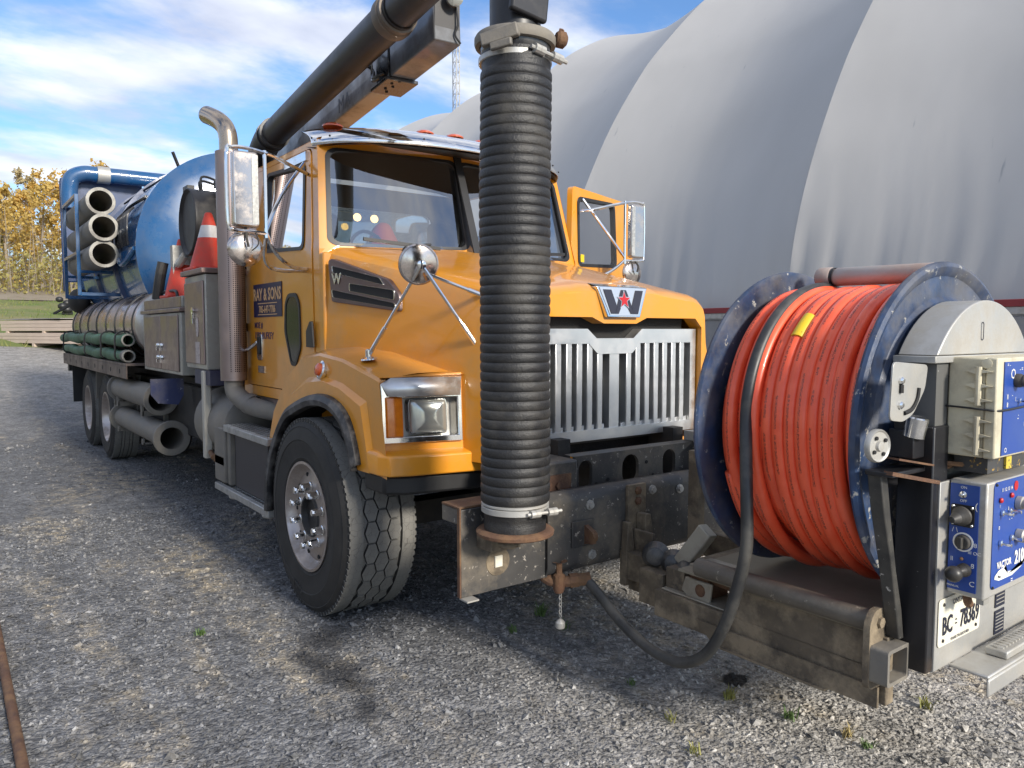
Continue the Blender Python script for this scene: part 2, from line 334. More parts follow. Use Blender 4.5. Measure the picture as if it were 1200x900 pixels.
def ground_material():
    m = bpy.data.materials.new('crushed_gravel'); m.use_nodes = True; t = m.node_tree; nn = t.nodes; ll = t.links; p = nn['Principled BSDF']
    p.inputs['Roughness'].default_value = 0.85; p.inputs['Specular IOR Level'].default_value = 0.3
    co = nn.new('ShaderNodeTexCoord').outputs['Object']
    def noi(s, d=6, r=0.6):
        n = nn.new('ShaderNodeTexNoise'); n.inputs['Scale'].default_value = s; n.inputs['Detail'].default_value = d; n.inputs['Roughness'].default_value = r; ll.new(co, n.inputs['Vector']); return n.outputs[0]
    def rng_(f, a, b, c=0.0, d=1.0):
        r = nn.new('ShaderNodeMapRange'); r.interpolation_type = 'SMOOTHSTEP'
        for i, v in enumerate((a, b, c, d)): r.inputs[i + 1].default_value = v
        ll.new(f, r.inputs[0]); return r.outputs[0]
    def mth(op, a, b):
        q = nn.new('ShaderNodeMath'); q.operation = op; q.use_clamp = False
        for i, v in enumerate((a, b)):
            if isinstance(v, (int, float)): q.inputs[i].default_value = v
            else: ll.new(v, q.inputs[i])
        return q.outputs[0]
    def mixc(f, a, b, mode='MIX'):
        x = nn.new('ShaderNodeMixRGB'); x.blend_type = mode
        if isinstance(f, (int, float)): x.inputs[0].default_value = f
        else: ll.new(f, x.inputs[0])
        for i, v in ((1, a), (2, b)):
            if isinstance(v, tuple): x.inputs[i].default_value = (*v, 1)
            else: ll.new(v, x.inputs[i])
        return x.outputs[0]
    def voro(s, feat='F1'):
        v = nn.new('ShaderNodeTexVoronoi'); v.inputs['Scale'].default_value = s; v.feature = feat; ll.new(co, v.inputs['Vector']); return v
    v1, v2 = voro(46), voro(110)
    sp = nn.new('ShaderNodeSeparateColor'); ll.new(v1.outputs['Color'], sp.inputs[0])
    sp2 = nn.new('ShaderNodeSeparateColor'); ll.new(v2.outputs['Color'], sp2.inputs[0])
    val = mth('ADD', mth('MULTIPLY', sp.outputs[0], 0.65), mth('MULTIPLY', sp2.outputs[1], 0.35))
    stone = mixc(val, (0.078, 0.079, 0.083), (0.25, 0.25, 0.252))
    # paler and warmer towards the front right, darker blue-grey on the left
    xyz = nn.new('ShaderNodeSeparateXYZ'); ll.new(co, xyz.inputs[0])
    side = mth('ADD', mth('MULTIPLY', xyz.outputs[0], 0.75), mth('MULTIPLY', xyz.outputs[1], -0.66))
    side = mth('ADD', side, mth('MULTIPLY', noi(0.9, 4), 1.6))
    pale = rng_(side, 0.3, 2.6)
    stone = mixc(pale, stone, mixc(val, (0.22, 0.208, 0.188), (0.54, 0.51, 0.46)))
    mpd = nn.new('ShaderNodeMapping'); mpd.inputs['Scale'].default_value = (1.5, .42, 1); mpd.inputs['Rotation'].default_value = (0, 0, R(8)); ll.new(co, mpd.inputs[0])
    nd = nn.new('ShaderNodeTexNoise'); nd.inputs['Scale'].default_value = 1.0; nd.inputs['Detail'].default_value = 9; nd.inputs['Roughness'].default_value = .66; ll.new(mpd.outputs[0], nd.inputs['Vector'])
    dust = rng_(nd.outputs[0], 0.47, 0.63); dust2 = rng_(noi(9, 6, 0.7), 0.40, 0.62)
    stone = mixc(mth('MULTIPLY', mth('MULTIPLY', dust, dust2), 0.8), stone, (0.36, 0.305, 0.22))
    # gravel turns paler towards the far side
    far = rng_(xyz.outputs[1], 8, 16); stone = mixc(mth('MULTIPLY', far, 0.75), stone, (0.36, 0.34, 0.31))
    mot = mth('ADD', mth('MULTIPLY', noi(4.5, 6, .7), .55), mth('MULTIPLY', noi(17, 5, .7), .6)); mo2 = rng_(mot, .40, .75, .62, 1.32); cmb_ = nn.new('ShaderNodeCombineColor')
    for i in range(3): ll.new(mo2, cmb_.inputs[i])
    stone = mixc(1.0, stone, cmb_.outputs[0], 'MULTIPLY')
    def spot(cx, cy, ax, ay, rot, soft=0.6):
        mp = nn.new('ShaderNodeMapping'); mp.vector_type = 'TEXTURE'; mp.inputs['Location'].default_value = (cx, cy, 0); mp.inputs['Rotation'].default_value = (0, 0, rot); mp.inputs['Scale'].default_value = (ax, ay, 1)
        ll.new(co, mp.inputs[0]); ln = nn.new('ShaderNodeVectorMath'); ln.operation = 'LENGTH'; ll.new(mp.outputs[0], ln.inputs[0])
        d = mth('ADD', ln.outputs['Value'], mth('MULTIPLY', mth('SUBTRACT', noi(5, 5), 0.5), 1.6)); return rng_(d, 1.0, soft)
    for a in ((-1.47, -0.78, 0.42, 0.15, R(98), 0.3), (-1.36, -0.42, 0.30, 0.20, R(60), 0.2), (-1.50, -1.22, 0.16, 0.09, R(70), 0.2)):
        stone = mixc(mth('MULTIPLY', spot(*a), 0.78), stone, (0.028, 0.028, 0.030))
    stone = mixc(mth('MULTIPLY', spot(-0.02, -1.99, 0.085, 0.06, 0.3, 0.7), 0.92), stone, (0.02, 0.018, 0.016))
    ll.new(stone, p.inputs['Base Color'])
    b = nn.new('ShaderNodeBump'); b.inputs['Strength'].default_value = 0.9; b.inputs['Distance'].default_value = 0.012
    hgt = mth('ADD', mth('MULTIPLY', v1.outputs['Distance'], -0.9), mth('ADD', mth('MULTIPLY', sp.outputs[1], 0.5), mth('MULTIPLY', v2.outputs['Distance'], -0.4)))
    ll.new(hgt, b.inputs['Height']); ll.new(b.outputs[0], p.inputs['Normal'])
    return m
gravelmat = ground_material()

def sheet(name, xs, ys, z, m, dz=0.0):
    g = B(); g.grid([[(x, y, z(x, y) + dz) for x in xs] for y in ys]); return g.obj(name, m, smooth=60)
xs = [-600, -300, -150, -80, -50, -35, -25, -18, -12, -8, -6, -4, -3, -2, -1, 0, 1, 2] + [2.5 + .5 * i for i in range(12)] + [9, 10, 14, 20, 28, 40, 60, 100, 200, 400, 700]
ys = [-600, -300, -120, -60, -30, -15, -10, -6, -4, -3, -2, -1, 0, 1, 2, 3, 4, 5, 6, 7, 8] + [8.5 + .5 * i for i in range(30)] + [24, 26, 28, 31, 34, 38, 42, 46, 50, 55, 60, 62, 64, 70, 90, 130, 200, 400, 900]
tag(sheet('gravel_ground', xs, ys, gz, gravelmat), 'grey crushed gravel lot under the truck', kind='structure')

grassm = mat('field_grass', (0.09, 0.15, 0.025), 0.9, col2=(0.16, 0.17, 0.05), nscale=0.5, namt=0.8, dirt=(0.24, 0.20, 0.10), damt=0.7, dscale=0.35, bump=0.5, bscale=8)
gx = [-60, -40, -25, -15, -10, -6, -3, 0, 2] + [2.5 + .5 * i for i in range(12)] + [10]; gy = [20.5, 22, 24, 26, 28, 30, 33, 36, 40, 44, 48, 52, 56, 60, 62, 66, 75, 90]
tag(sheet('grass_field', gx, gy, lambda x, y: gz(x, y) + (-0.12 if y < 21 else 0) + 0.04 * math.sin(x * 1.3 + y), grassm, 0.09), 'green grass field rising behind the lumber stack', kind='structure')
brushm = mat('dead_brush_ground', (0.21, 0.17, 0.12), 0.95, col2=(0.30, 0.26, 0.20), nscale=1.5, namt=0.8, bump=0.6, bscale=6)
tag(sheet('brush_strip', [-60, -30, -15, -8, -4, 0, 2] + [2.5 + .5 * i for i in range(12)] + [11], [37.5, 39, 41, 44, 48, 54, 60], lambda x, y: gz(x, y) + (-0.1 if y < 38 else 0.05 * math.sin(2.1 * x)), brushm, 0.20), 'strip of dead brush and litter along the wood edge', kind='structure')

# grass tufts of the field (nobody could count them)
def blades(n, place, h, wd, seed):
    r_ = np.random.default_rng(seed); g = B()
    for _ in range(n):
        x, y, z = place(r_); a = r_.uniform(0, 6.28); hh = h * r_.uniform(.5, 1.3); l = r_.normal(0, .35 * hh, 2)
        u = np.array([math.cos(a), math.sin(a)]) * wd
        g.add([(x - u[0], y - u[1], z), (x + u[0], y + u[1], z), (x + l[0], y + l[1], z + hh)], [(0, 1, 2)])
    return g
def fieldpt(r_):
    x, y = r_.uniform(-14, 7), r_.uniform(20.6, 38); return x, y, gz(x, y) + .02
tag(blades(7000, fieldpt, 0.16, 0.02, 3).obj('field_grass_blades', mat('grass_blades', (0.11, 0.19, 0.03), 0.8, col2=(0.22, 0.20, 0.07), nscale=0.6, namt=0.9), smooth=0), 'uneven green and straw grass blades on the rising field', 'grass', kind='stuff')

# ---- gravel stones scattered over the near ground: one stuff object
def stones():
    n = 100000
    r = np.concatenate([rng.uniform(0, 1, 76000) ** 0.62 * 6.2, rng.uniform(0, 1, n - 76000) ** 0.75 * 9 + 4.5]); a = rng.uniform(-R(15), R(115), n)          # spread out from the standing place, thinning with distance
    ang = R(90) - (a - R(15)); px = -2.7 + np.cos(ang) * (r + 1.1); py = -3.9 + np.sin(ang) * (r + 1.1)
    sz = np.clip(rng.lognormal(math.log(0.0080), 0.36, n), 0.004, 0.022); sz *= np.where(rng.uniform(0, 1, n) < 0.012, 1.8, 1)
    sz *= 1 + np.clip(r - 5, 0, 8) * .10
    base = np.array([[1, 0, 0], [-1, 0, 0], [0, 1, 0], [0, -1, 0], [0, 0, 1], [0, 0, -1], [.6, .6, .5], [-.6, .55, -.4]], float)[:6]
    tri = np.array([[0, 2, 4], [2, 1, 4], [1, 3, 4], [3, 0, 4], [2, 0, 5], [1, 2, 5], [3, 1, 5], [0, 3, 5]])
    v = base[None] * rng.uniform(.65, 1.3, (n, 6, 1)) + rng.normal(0, .22, (n, 6, 3))
    v *= np.stack([np.ones(n), rng.uniform(.55, 1, n), rng.uniform(.35, .75, n)], 1)[:, None]
    t = rng.uniform(0, 6.283, n); c, s = np.cos(t), np.sin(t); tl = rng.normal(0, .35, n); ct, st = np.cos(tl), np.sin(tl)
    y2 = v[..., 1] * ct[:, None] - v[..., 2] * st[:, None]; z2 = v[..., 1] * st[:, None] + v[..., 2] * ct[:, None]
    x3 = v[..., 0] * c[:, None] - y2 * s[:, None]; y3 = v[..., 0] * s[:, None] + y2 * c[:, None]
    V = np.stack([x3, y3, z2], -1) * sz[:, None, None]; V[..., 0] += px[:, None]; V[..., 1] += py[:, None]; V[..., 2] += (sz * .28)[:, None]
    me = bpy.data.meshes.new('gravel_stones'); F = (tri[None] + (np.arange(n) * 6)[:, None, None]).reshape(-1, 3)
    me.from_pydata(V.reshape(-1, 3).tolist(), [], F.tolist())
    at = me.attributes.new('tone', 'FLOAT', 'POINT'); at.data.foreach_set('value', np.repeat(np.clip(rng.beta(2, 2.6, n) + (rng.uniform(0, 1, n) < .03) * .4, 0, 1), 6).astype('f'))
    # the stones carry the same colours as the bed they lie in
    m = gravelmat.copy(); m.name = 'gravel_stone'; t_ = m.node_tree; nn = t_.nodes; ll = t_.links; p = nn['Principled BSDF']
    src = p.inputs['Base Color'].links[0].from_socket; A = nn.new('ShaderNodeAttribute'); A.attribute_name = 'tone'
    r_ = nn.new('ShaderNodeMapRange'); r_.inputs[3].default_value = 0.66; r_.inputs[4].default_value = 1.5; ll.new(A.outputs['Fac'], r_.inputs[0])
    x = nn.new('ShaderNodeMixRGB'); x.blend_type = 'MULTIPLY'; x.inputs[0].default_value = 1; ll.new(src, x.inputs[1])
    cb = nn.new('ShaderNodeCombineColor')
    for i in range(3): ll.new(r_.outputs[0], cb.inputs[i])
    ll.new(cb.outputs[0], x.inputs[2]); ll.new(x.outputs[0], p.inputs['Base Color'])
    for lk in list(p.inputs['Normal'].links): ll.remove(lk)
    me.materials.append(m); o = bpy.data.objects.new('gravel_stones', me); COL.objects.link(o)
    return tag(o, 'loose crushed stones strewn over the near gravel', 'gravel', kind='stuff')
stones()

# ---- tension fabric building on a concrete block wall
def building():
    root = empty('fabric_building', (8.8, 3.67, 0), 'long grey arched fabric storage building with red trim behind the truck', 'building')
    half = [(0, 1.97), (0.02, 2.5), (0.15, 3.25), (0.45, 4.2), (0.87, 5.15), (1.6, 6.5), (2.5, 7.8), (3.25, 8.7), (4.9, 10.3), (6.2, 11.2), (7.7, 11.9), (9.2, 12.2)]
    prof = half + [(18.4 - x, z) for x, z in half[-2::-1]]
    P = spline([(x, 0, z) for x, z in prof], 5); n = len(P)
    T = [(P[min(i + 1, n - 1)] - P[max(i - 1, 0)]) for i in range(n)]; Nn = []
    for t in T: t = t / np.linalg.norm(t); Nn.append(np.array([t[2], 0, -t[0]]))        # inward normal
    fab = bpy.data.materials.new('grey_vinyl_fabric'); fab.use_nodes = True; t = fab.node_tree; nn = t.nodes; ll = t.links; p = nn['Principled BSDF']
    p.inputs['Roughness'].default_value = 0.40; p.inputs['Specular IOR Level'].default_value = 0.45
    co = nn.new('ShaderNodeTexCoord').outputs['Object']
    mp = nn.new('ShaderNodeMapping'); mp.inputs['Scale'].default_value = (1, 1, .25); ll.new(co, mp.inputs[0])
    nz = nn.new('ShaderNodeTexNoise'); nz.inputs['Scale'].default_value = 0.8; nz.inputs['Detail'].default_value = 8; ll.new(mp.outputs[0], nz.inputs['Vector'])
    r_ = nn.new('ShaderNodeValToRGB'); r_.color_ramp.elements[0].position = .3; r_.color_ramp.elements[0].color = (.475, .462, .44, 1); r_.color_ramp.elements[1].position = .7; r_.color_ramp.elements[1].color = (.52, .505, .482, 1)
    ll.new(nz.outputs[0], r_.inputs[0])
    # a few dark scuffs, slanted streaks with their own shape
    mp2 = nn.new('ShaderNodeMapping'); mp2.inputs['Rotation'].default_value = (R(28), 0, 0); mp2.inputs['Scale'].default_value = (1, 3.2, .45); ll.new(co, mp2.inputs[0])
    ns = nn.new('ShaderNodeTexNoise'); ns.inputs['Scale'].default_value = 1.6; ns.inputs['Detail'].default_value = 3; ll.new(mp2.outputs[0], ns.inputs['Vector'])
    rs = nn.new('ShaderNodeMapRange'); rs.inputs[1].default_value = .735; rs.inputs[2].default_value = .78; ll.new(ns.outputs[0], rs.inputs[0])
    x = nn.new('ShaderNodeMixRGB'); ll.new(rs.outputs[0], x.inputs[0]); ll.new(r_.outputs[0], x.inputs[1]); x.inputs[2].default_value = (.33, .335, .34, 1); ll.new(x.outputs[0], p.inputs['Base Color'])
    b = nn.new('ShaderNodeBump'); b.inputs['Strength'].default_value = .14; b.inputs['Distance'].default_value = .05
    mp3 = nn.new('ShaderNodeMapping'); mp3.inputs['Scale'].default_value = (1, 1.6, .18); ll.new(co, mp3.inputs[0])
    nb = nn.new('ShaderNodeTexNoise'); nb.inputs['Scale'].default_value = 1.3; nb.inputs['Detail'].default_value = 4; ll.new(mp3.outputs[0], nb.inputs['Vector']); ll.new(nb.outputs[0], b.inputs['Height']); ll.new(b.outputs[0], p.inputs['Normal'])
    tr = nn.new('ShaderNodeBsdfTranslucent'); tr.inputs[0].default_value = (.55, .56, .57, 1); ms = nn.new('ShaderNodeMixShader'); ms.inputs[0].default_value = .12
    o_ = nn['Material Output']; ll.new(p.outputs[0], ms.inputs[1]); ll.new(tr.outputs[0], ms.inputs[2]); ll.new(ms.outputs[0], o_.inputs[0])
    for k in range(-1, 5):
        y0 = 6.1 * k; rows = []; m = 72
        for j in range(m + 1):
            u = j / m; sag = 0.46 * (1 - abs(2 * u - 1) ** 1.7); row = []
            for i in range(n):
                z = P[i][2]; f = math.exp(-max(0, z - 1.97) / 0.8)
                yy = y0 + 6.1 * u + .25 * math.sin(z * .9 + k)
                rip = (0.032 * math.sin(yy * 9.3 + 1.7 * math.sin(yy * 2.1) + .35 * z) + 0.016 * math.sin(yy * 21 + 2 * math.sin(yy * 3.7))) * f * min(1, (z - 1.97) * 3 + .15)
                e = min(u, 1 - u); rip += 0.02 * math.exp(-e * 16) * math.sin(z * 5 + k) * math.exp(-z / 6) * (1 if e > .001 else 0)
                low = 1 - 0.75 * math.exp(-max(0, z - 1.97) / 1.6)
                q = P[i] + Nn[i] * (sag * low + rip); row.append((q[0], y0 + 6.1 * u, q[2]))
            rows.append(row)
        B().grid(rows).obj('fabric_panel', fab, root, smooth=60)
    for k in range(-1, 6):      # the arch ribs that lift the seams
        a = B(); a.tube([(p_[0] + nn_[0] * .05, 6.1 * k, p_[2] + nn_[2] * .05) for p_, nn_ in zip(P[::2], Nn[::2])], 0.045, n=6, sm=False); a.obj('arch_rib', fab, root)
    for y in (-6.1 + .03, 6.1 * 5 - .03):
        e = B(); e.add([(p_[0], y, p_[2]) for p_ in P] + [(18.4, y, -.2), (0, y, -.2)], [tuple(range(n + 2))]); e.obj('end_wall', fab, root, smooth=0)
    tr_ = B(); tr_.bx(-.075, .03, -6.1, 30.5, 1.93, 2.03); tr_.obj('red_trim_band', redtrim, root, bevel=.006)
    rl = B(); rl.bx(-.06, .02, -6.1, 30.5, 1.83, 1.922); rl.obj('base_rail', oxid, root, bevel=.004)
    bl = None; bw, bh = 1.52, .9                                  # concrete blocks, one object each
    for r2 in range(2):
        for c in range(24):
            y = -6.1 + c * bw + (bw / 2 if r2 else 0)
            if bl is None:
                g = B(); g.bx(0, .75, .012, bw - .012, .008, bh - .008); bl = g.obj('block', concrete, root, bevel=.02, loc=(-.02, y, 0)); bb = bl
            else: bb = link_copy(bl, root, (-.02 + random.uniform(-.012, .012), y, r2 * .912))
    g = B(); g.bx(17.7, 18.4, -6.1, 30.5, -.1, 1.9); g.obj('far_wall', concrete, root)
building()

# ---- lattice mast behind the building
def mast():
    root = empty('lattice_mast', (25.6, 40.5, gz(25.6, 40.5)), 'thin grey lattice mast rising behind the fabric building', 'mast')
    H = 31; s = .26; legs = [(s, 0), (-s * .5, s * .87), (-s * .5, -s * .87)]
    for lx, ly in legs: g = B(); g.cyl((lx, ly, 0), (lx, ly, H), .035, n=6); g.obj('leg', oxid, root)
    g = B()
    for i in range(int(H / .7)):
        for j in range(3):
            a, b = legs[j], legs[(j + 1) % 3]; g.cyl((*a, i * .7), (*b, i * .7 + .7), .016, n=4, cap=False); g.cyl((*a, i * .7), (*b, i * .7), .016, n=4, cap=False)
    g.obj('lattice_bracing', oxid, root)
mast()

# ---- trees of the wood edge
leafm = []
for nm, c1, c2 in (('gold', (0.66, 0.47, 0.13), (0.52, 0.38, 0.12)), ('orange', (0.66, 0.40, 0.09), (0.58, 0.44, 0.14)), ('tan', (0.56, 0.46, 0.25), (0.44, 0.36, 0.18)), ('olive', (0.33, 0.31, 0.11), (0.44, 0.37, 0.12))):
    m = mat('leaves_' + nm, c1, 0.7, col2=c2, nscale=2.2, namt=1.0); leafm.append(m)
    t = m.node_tree; p = t.nodes['Principled BSDF']; tr = t.nodes.new('ShaderNodeBsdfTranslucent'); ms = t.nodes.new('ShaderNodeMixShader'); ms.inputs[0].default_value = .4
    t.links.new(p.inputs['Base Color'].links[0].from_socket, tr.inputs[0]); t.links.new(p.outputs[0], ms.inputs[1]); t.links.new(tr.outputs[0], ms.inputs[2]); t.links.new(ms.outputs[0], t.nodes['Material Output'].inputs[0])
def tree(x, y, h, kind, nl, label, group, seed, bare=0.25):
    r_ = np.random.default_rng(seed); root = empty('birch_tree', (x, y, gz(x, y) - .05), label, 'tree', group)
    lean = r_.normal(0, .035, 2) * h; tp = [np.array([0, 0, 0.]), np.array([lean[0] * .3, lean[1] * .3, h * .4]), np.array([lean[0] * .7 + r_.normal(0, .12), lean[1] * .7, h * .75]), np.array([lean[0], lean[1], h])]
    sp_ = spline(tp, 4); tb = B(); r0 = .05 + .006 * h
    tb.tube(sp_, lambda t: r0 * (1 - t) ** .8 + .008, n=6, sm=False); tips = []
    for i in range(int(15 + h)):
        t = r_.uniform(.22, .97); k = t * (len(sp_) - 1); p = sp_[int(k)] + (sp_[min(int(k) + 1, len(sp_) - 1)] - sp_[int(k)]) * (k % 1)
        a = r_.uniform(0, 6.28); ln = h * (.06 + .20 * (1 - t)) * r_.uniform(.6, 1.25); e = p + np.array([math.cos(a) * ln, math.sin(a) * ln, ln * r_.uniform(.6, 1.5)])
        md = (p + e) / 2 + np.array([0, 0, -.06 * ln]); tb.tube([p, md, e], lambda q, b=.02 * (1.25 - t): b * (1 - .75 * q) + .004, n=4, k=2, cap=False)
        tips.append((md, e, ln, t)); 
        for _ in range(2):
            s0 = md + (e - md) * r_.uniform(0, .8); e2 = s0 + r_.normal(0, .45, 3) * ln * .6 + np.array([0, 0, .3 * ln]); tb.tube([s0, e2], .006, n=3, sm=False, cap=False); tips.append((s0, e2, ln * .6, t))
    tb.obj('trunk', bark, root)
    lv = []; lf = []
    for i in range(nl):
        m_, e, ln, t = tips[r_.integers(len(tips))]
        if r_.uniform() < bare and t > .8: continue
        c = m_ + (e - m_) * r_.uniform(0, 1.1) + r_.normal(0, .12 * ln + .05, 3); s = r_.uniform(.06, .125)
        a = r_.normal(0, 1, 3); a /= np.linalg.norm(a); b = np.cross(a, r_.normal(0, 1, 3)); b /= np.linalg.norm(b) + 1e-9; o = len(lv)
        lv += [c - a * s, c + b * s * .7, c + a * s, c - b * s * .7]; lf.append((o, o + 1, o + 2, o + 3))
    g = B(); g.add(lv, lf)
    me = bpy.data.meshes.new('crown'); me.from_pydata(g.v, [], g.f); me.materials.append(leafm[kind]); o = bpy.data.objects.new('crown', me); COL.objects.link(o); o.parent = root
SP = []
r_ = np.random.default_rng(5)
for i in range(54):
    y = 41.5 + 4.0 * (i % 4) + r_.uniform(-1.5, 1.5); x = -15 + 27 * ((i * 0.618) % 1.0) + r_.uniform(-.4, .4)
    SP.append((x, y, r_.uniform(4.8, 6.9) + (y - 41) * .02 + (1.3 if x > 3.5 else 0), int(r_.choice([0, 0, 1, 2, 2, 3]))))
NMS = ['gold-leaved', 'orange-leaved', 'thin tan-leaved', 'olive-leaved']
SP.sort(key=lambda p: (p[0] + 2.89) / (p[1] + 4.13))                # left to right as seen from the lot
def nth(i): return '%d%s' % (i, 'th' if 10 < i % 100 < 14 else {1: 'st', 2: 'nd', 3: 'rd'}.get(i % 10, 'th'))
for i, (x, y, h, k) in enumerate(SP):
    tree(x, y, h, k, 1400 if k != 2 else 1100, '%s %s autumn tree, %s from the left along the wood edge' % ('tall' if h > 6.3 else 'low' if h < 5.4 else 'slender', NMS[k], nth(i + 1)), 'autumn trees in the wood edge', 100 + i)
# undergrowth and the wood behind, read as one mass
def bush_pts(n, x0, x1, y0, y1, hmax, seed, s0=.05, s1=.12):
    r_ = np.random.default_rng(seed); lv = []; lf = []
    for i in range(n):
        x, y = r_.uniform(x0, x1), r_.uniform(y0, y1); hh = hmax * (.45 + .55 * (0.5 + .5 * mnoise.noise((x * .45, y * .45, seed))))
        z = gz(x, y) + hh * r_.uniform(0, 1) ** 1.4; c = np.array([x, y, z]); s = r_.uniform(s0, s1)
        a = r_.normal(0, 1, 3); a /= np.linalg.norm(a); b = np.cross(a, r_.normal(0, 1, 3)); b /= np.linalg.norm(b) + 1e-9; o = len(lv)
        lv += [c - a * s, c + b * s * .6, c + a * s, c - b * s * .6]; lf.append((o, o + 1, o + 2, o + 3))
    me = bpy.data.meshes.new('undergrowth'); me.from_pydata(lv, [], lf); return me
for nm, lab, mt, args in (('undergrowth', 'low olive undergrowth along the wood edge', leafm[3], (15000, -26, 13, 40.0, 46, 2.9, 21)),
                          ('far_wood', 'mass of tan autumn foliage deep in the wood', leafm[2], (22000, -44, 24, 54, 66, 6.2, 22, .11, .26)),
                          ('side_wood', 'brown autumn wood beyond the left side of the lot', leafm[2], (21000, -46, -34, -30, 84, 13.5, 24, .18, .40)),
                          ('dry_brush', 'dry orange and gold saplings between the trunks', leafm[0], (15000, -26, 13, 42.5, 54, 5.0, 23))):
    me = bush_pts(*args); me.materials.append(mt); o = bpy.data.objects.new(nm, me); COL.objects.link(o); tag(o, lab, 'foliage', kind='stuff')
# bare twigs through the brush
g = B()
for i in range(420):
    x, y = r_.uniform(-14, 12), r_.uniform(39.5, 52); z = gz(x, y); h = r_.uniform(1.2, 4.5); g.cyl((x, y, z), (x + r_.normal(0, .25), y + r_.normal(0, .2), z + h), .022, .006, n=4, cap=False)
tag(g.obj('bare_stems', bark), 'bare grey stems and twigs standing in the undergrowth', 'foliage', kind='stuff')

g = B()
for i in range(90):
    x, y = r_.uniform(-44, -33.5), r_.uniform(-28, 80); z = gz(x, y); h = r_.uniform(6, 11); g.cyl((x, y, z), (x + r_.normal(0, .4), y + r_.normal(0, .4), z + h), .13, .03, n=5, cap=False)
tag(g.obj('side_wood_trunks', bark), 'bare trunks of the brown wood left of the lot', 'foliage', kind='stuff')

# ---- stacked lumber at the field edge
def lumber():
    y0 = 22.6; x0 = -1.75; z0 = gz(x0 + 1, y0 - 1.6) + .03
    root = empty('lumber_stack', (x0, y0, z0), 'low stack of pale boards topped with grey sheets at the grass edge', 'lumber', rz=R(-64))
    b = B(); b.bx(0, 4.2, 0, .14, 0, .09); proto = b.mesh('board', wood, 0)
    for lay in range(6):
        for j in range(8):
            if lay > 3 and j > 5: continue
            o = bpy.data.objects.new('board', proto); COL.objects.link(o); o.parent = root
            o.location = (random.uniform(-.06, .06) + (.45 if lay > 2 else 0), j * .15 + (.06 if lay > 2 else 0), .05 + lay * .097 + (.05 if lay > 2 else 0))
    for j, xx in enumerate((.3, 2.0, 3.7)):
        q = B(); q.bx(xx, xx + .1, 0, 1.2, -.05, .048); q.obj('bearer', wood, root)
        q = B(); q.bx(xx + .4, xx + .5, .05, 1.15, .64 - .305, .64 - .255); q.obj('bearer', wood, root)
    for k, (xx, yy, zz, a) in enumerate(((.4, .05, .70, .02), (.9, .12, .718, -.05))):
        q = B(); q.bx(0, 2.4, 0, 1.0, 0, .014); o = q.obj('plywood_sheet', woodg, root, loc=(xx, yy, zz)); o.rotation_euler = (0, 0, a)
lumber()
# dark stump-like bundle on the field
g = B()
for i in range(5): g.ball((random.uniform(-.18, .18), random.uniform(-.1, .1), .16 + .13 * i), .2 - .015 * i, 10, (1, .8, .8))
sx, sy = 0.85, 30.0
tag(g.obj('black_bag', dkrub, loc=(sx + .1, sy, gz(sx, sy))), 'small black bundle on the field behind the tank', 'bag')

# ---- rusty pipe lying at the left edge
g = B(); g.lathe((-2.715, -1.35, .026), (0, 1, 0), [(.0, 0), (.013, 0), (.020, 0), (.0205, .02), (.0205, 2.6), (.013, 2.6), (.0, 2.6)], n=14)
tag(g.obj('rusty_pipe', rust), 'rusty brown pipe lying on the gravel at lower left', 'pipe')

# ---- weeds in the gravel: each tuft a thing
def weed(x, y, n, h, m, label, seed):
    r_ = np.random.default_rng(seed); g = B()
    for _ in range(n):
        a = r_.uniform(0, 6.28); l = h * r_.uniform(.5, 1.2); o = r_.normal(0, .012, 2); d = np.array([math.cos(a), math.sin(a)]); p = np.array([-d[1], d[0]]) * .0028; e = l * r_.uniform(.3, 1.0)
        p0 = np.array([o[0], o[1], 0]); p1 = p0 + np.array([d[0] * e * .5, d[1] * e * .5, l * .7]); p2 = p0 + np.array([d[0] * e, d[1] * e, l * r_.uniform(.6, 1)]); q = np.array([p[0], p[1], 0])
        g.add([p0 - q, p0 + q, p1 + q * .8, p1 - q * .8, p2], [(0, 1, 2, 3), (3, 2, 4)])
    tag(g.obj('weed_tuft', m, smooth=0, loc=(x, y, .004)), label, 'weed', 'weeds growing in the gravel')
wg = mat('weed_green', (0.075, 0.14, 0.03), 0.6, col2=(0.12, 0.17, 0.05), nscale=20); wy = mat('weed_yellow', (0.24, 0.25, 0.06), 0.7, col2=(0.35, 0.28, 0.10), nscale=20); wd_ = mat('weed_dry', (0.42, 0.32, 0.14), 0.8, col2=(0.30, 0.26, 0.10), nscale=20)
for i, (x, y, n, h, m, lb) in enumerate(((-.2, -2.09, 46, .05, wy, 'yellow-green grass tuft below the dark wet spot'), (-.14, -2.35, 34, .045, wg, 'green weed tuft below the reel frame, second from the wet spot'),
    (-.08, -2.57, 30, .05, wd_, 'dry straw-coloured tuft on the gravel at lower right'), (-.10, -2.66, 26, .035, wg, 'small green tuft just beneath the straw-coloured tuft'), (-.66, -2.29, 22, .04, wy, 'tiny tuft near the bottom edge below the hose loop'),
    (-1.856, .013, 30, .035, wg, 'lone dark green tuft on the gravel left of the front tyre'), (-.547, -2.064, 20, .04, wy, 'sparse tuft on bare gravel under the black hose loop'), (-.24, -.84, 60, .075, wg, 'dark green tuft in shadow under the bumper'),
    (-.27, -1.06, 40, .05, wg, 'smaller tuft in the bumper shadow by the hanging chain'), (.409, -2.64, 30, .05, wy, 'tuft on pale gravel under the licence plate'), (-.519, -.937, 26, .045, wg, 'tuft under the bumper left of the chain'), (-.45, -1.75, 16, .035, wg, 'sparse green sprig right of the bumper shadow'))):
    weed(x, y, n, h, m, lb, 300 + i)

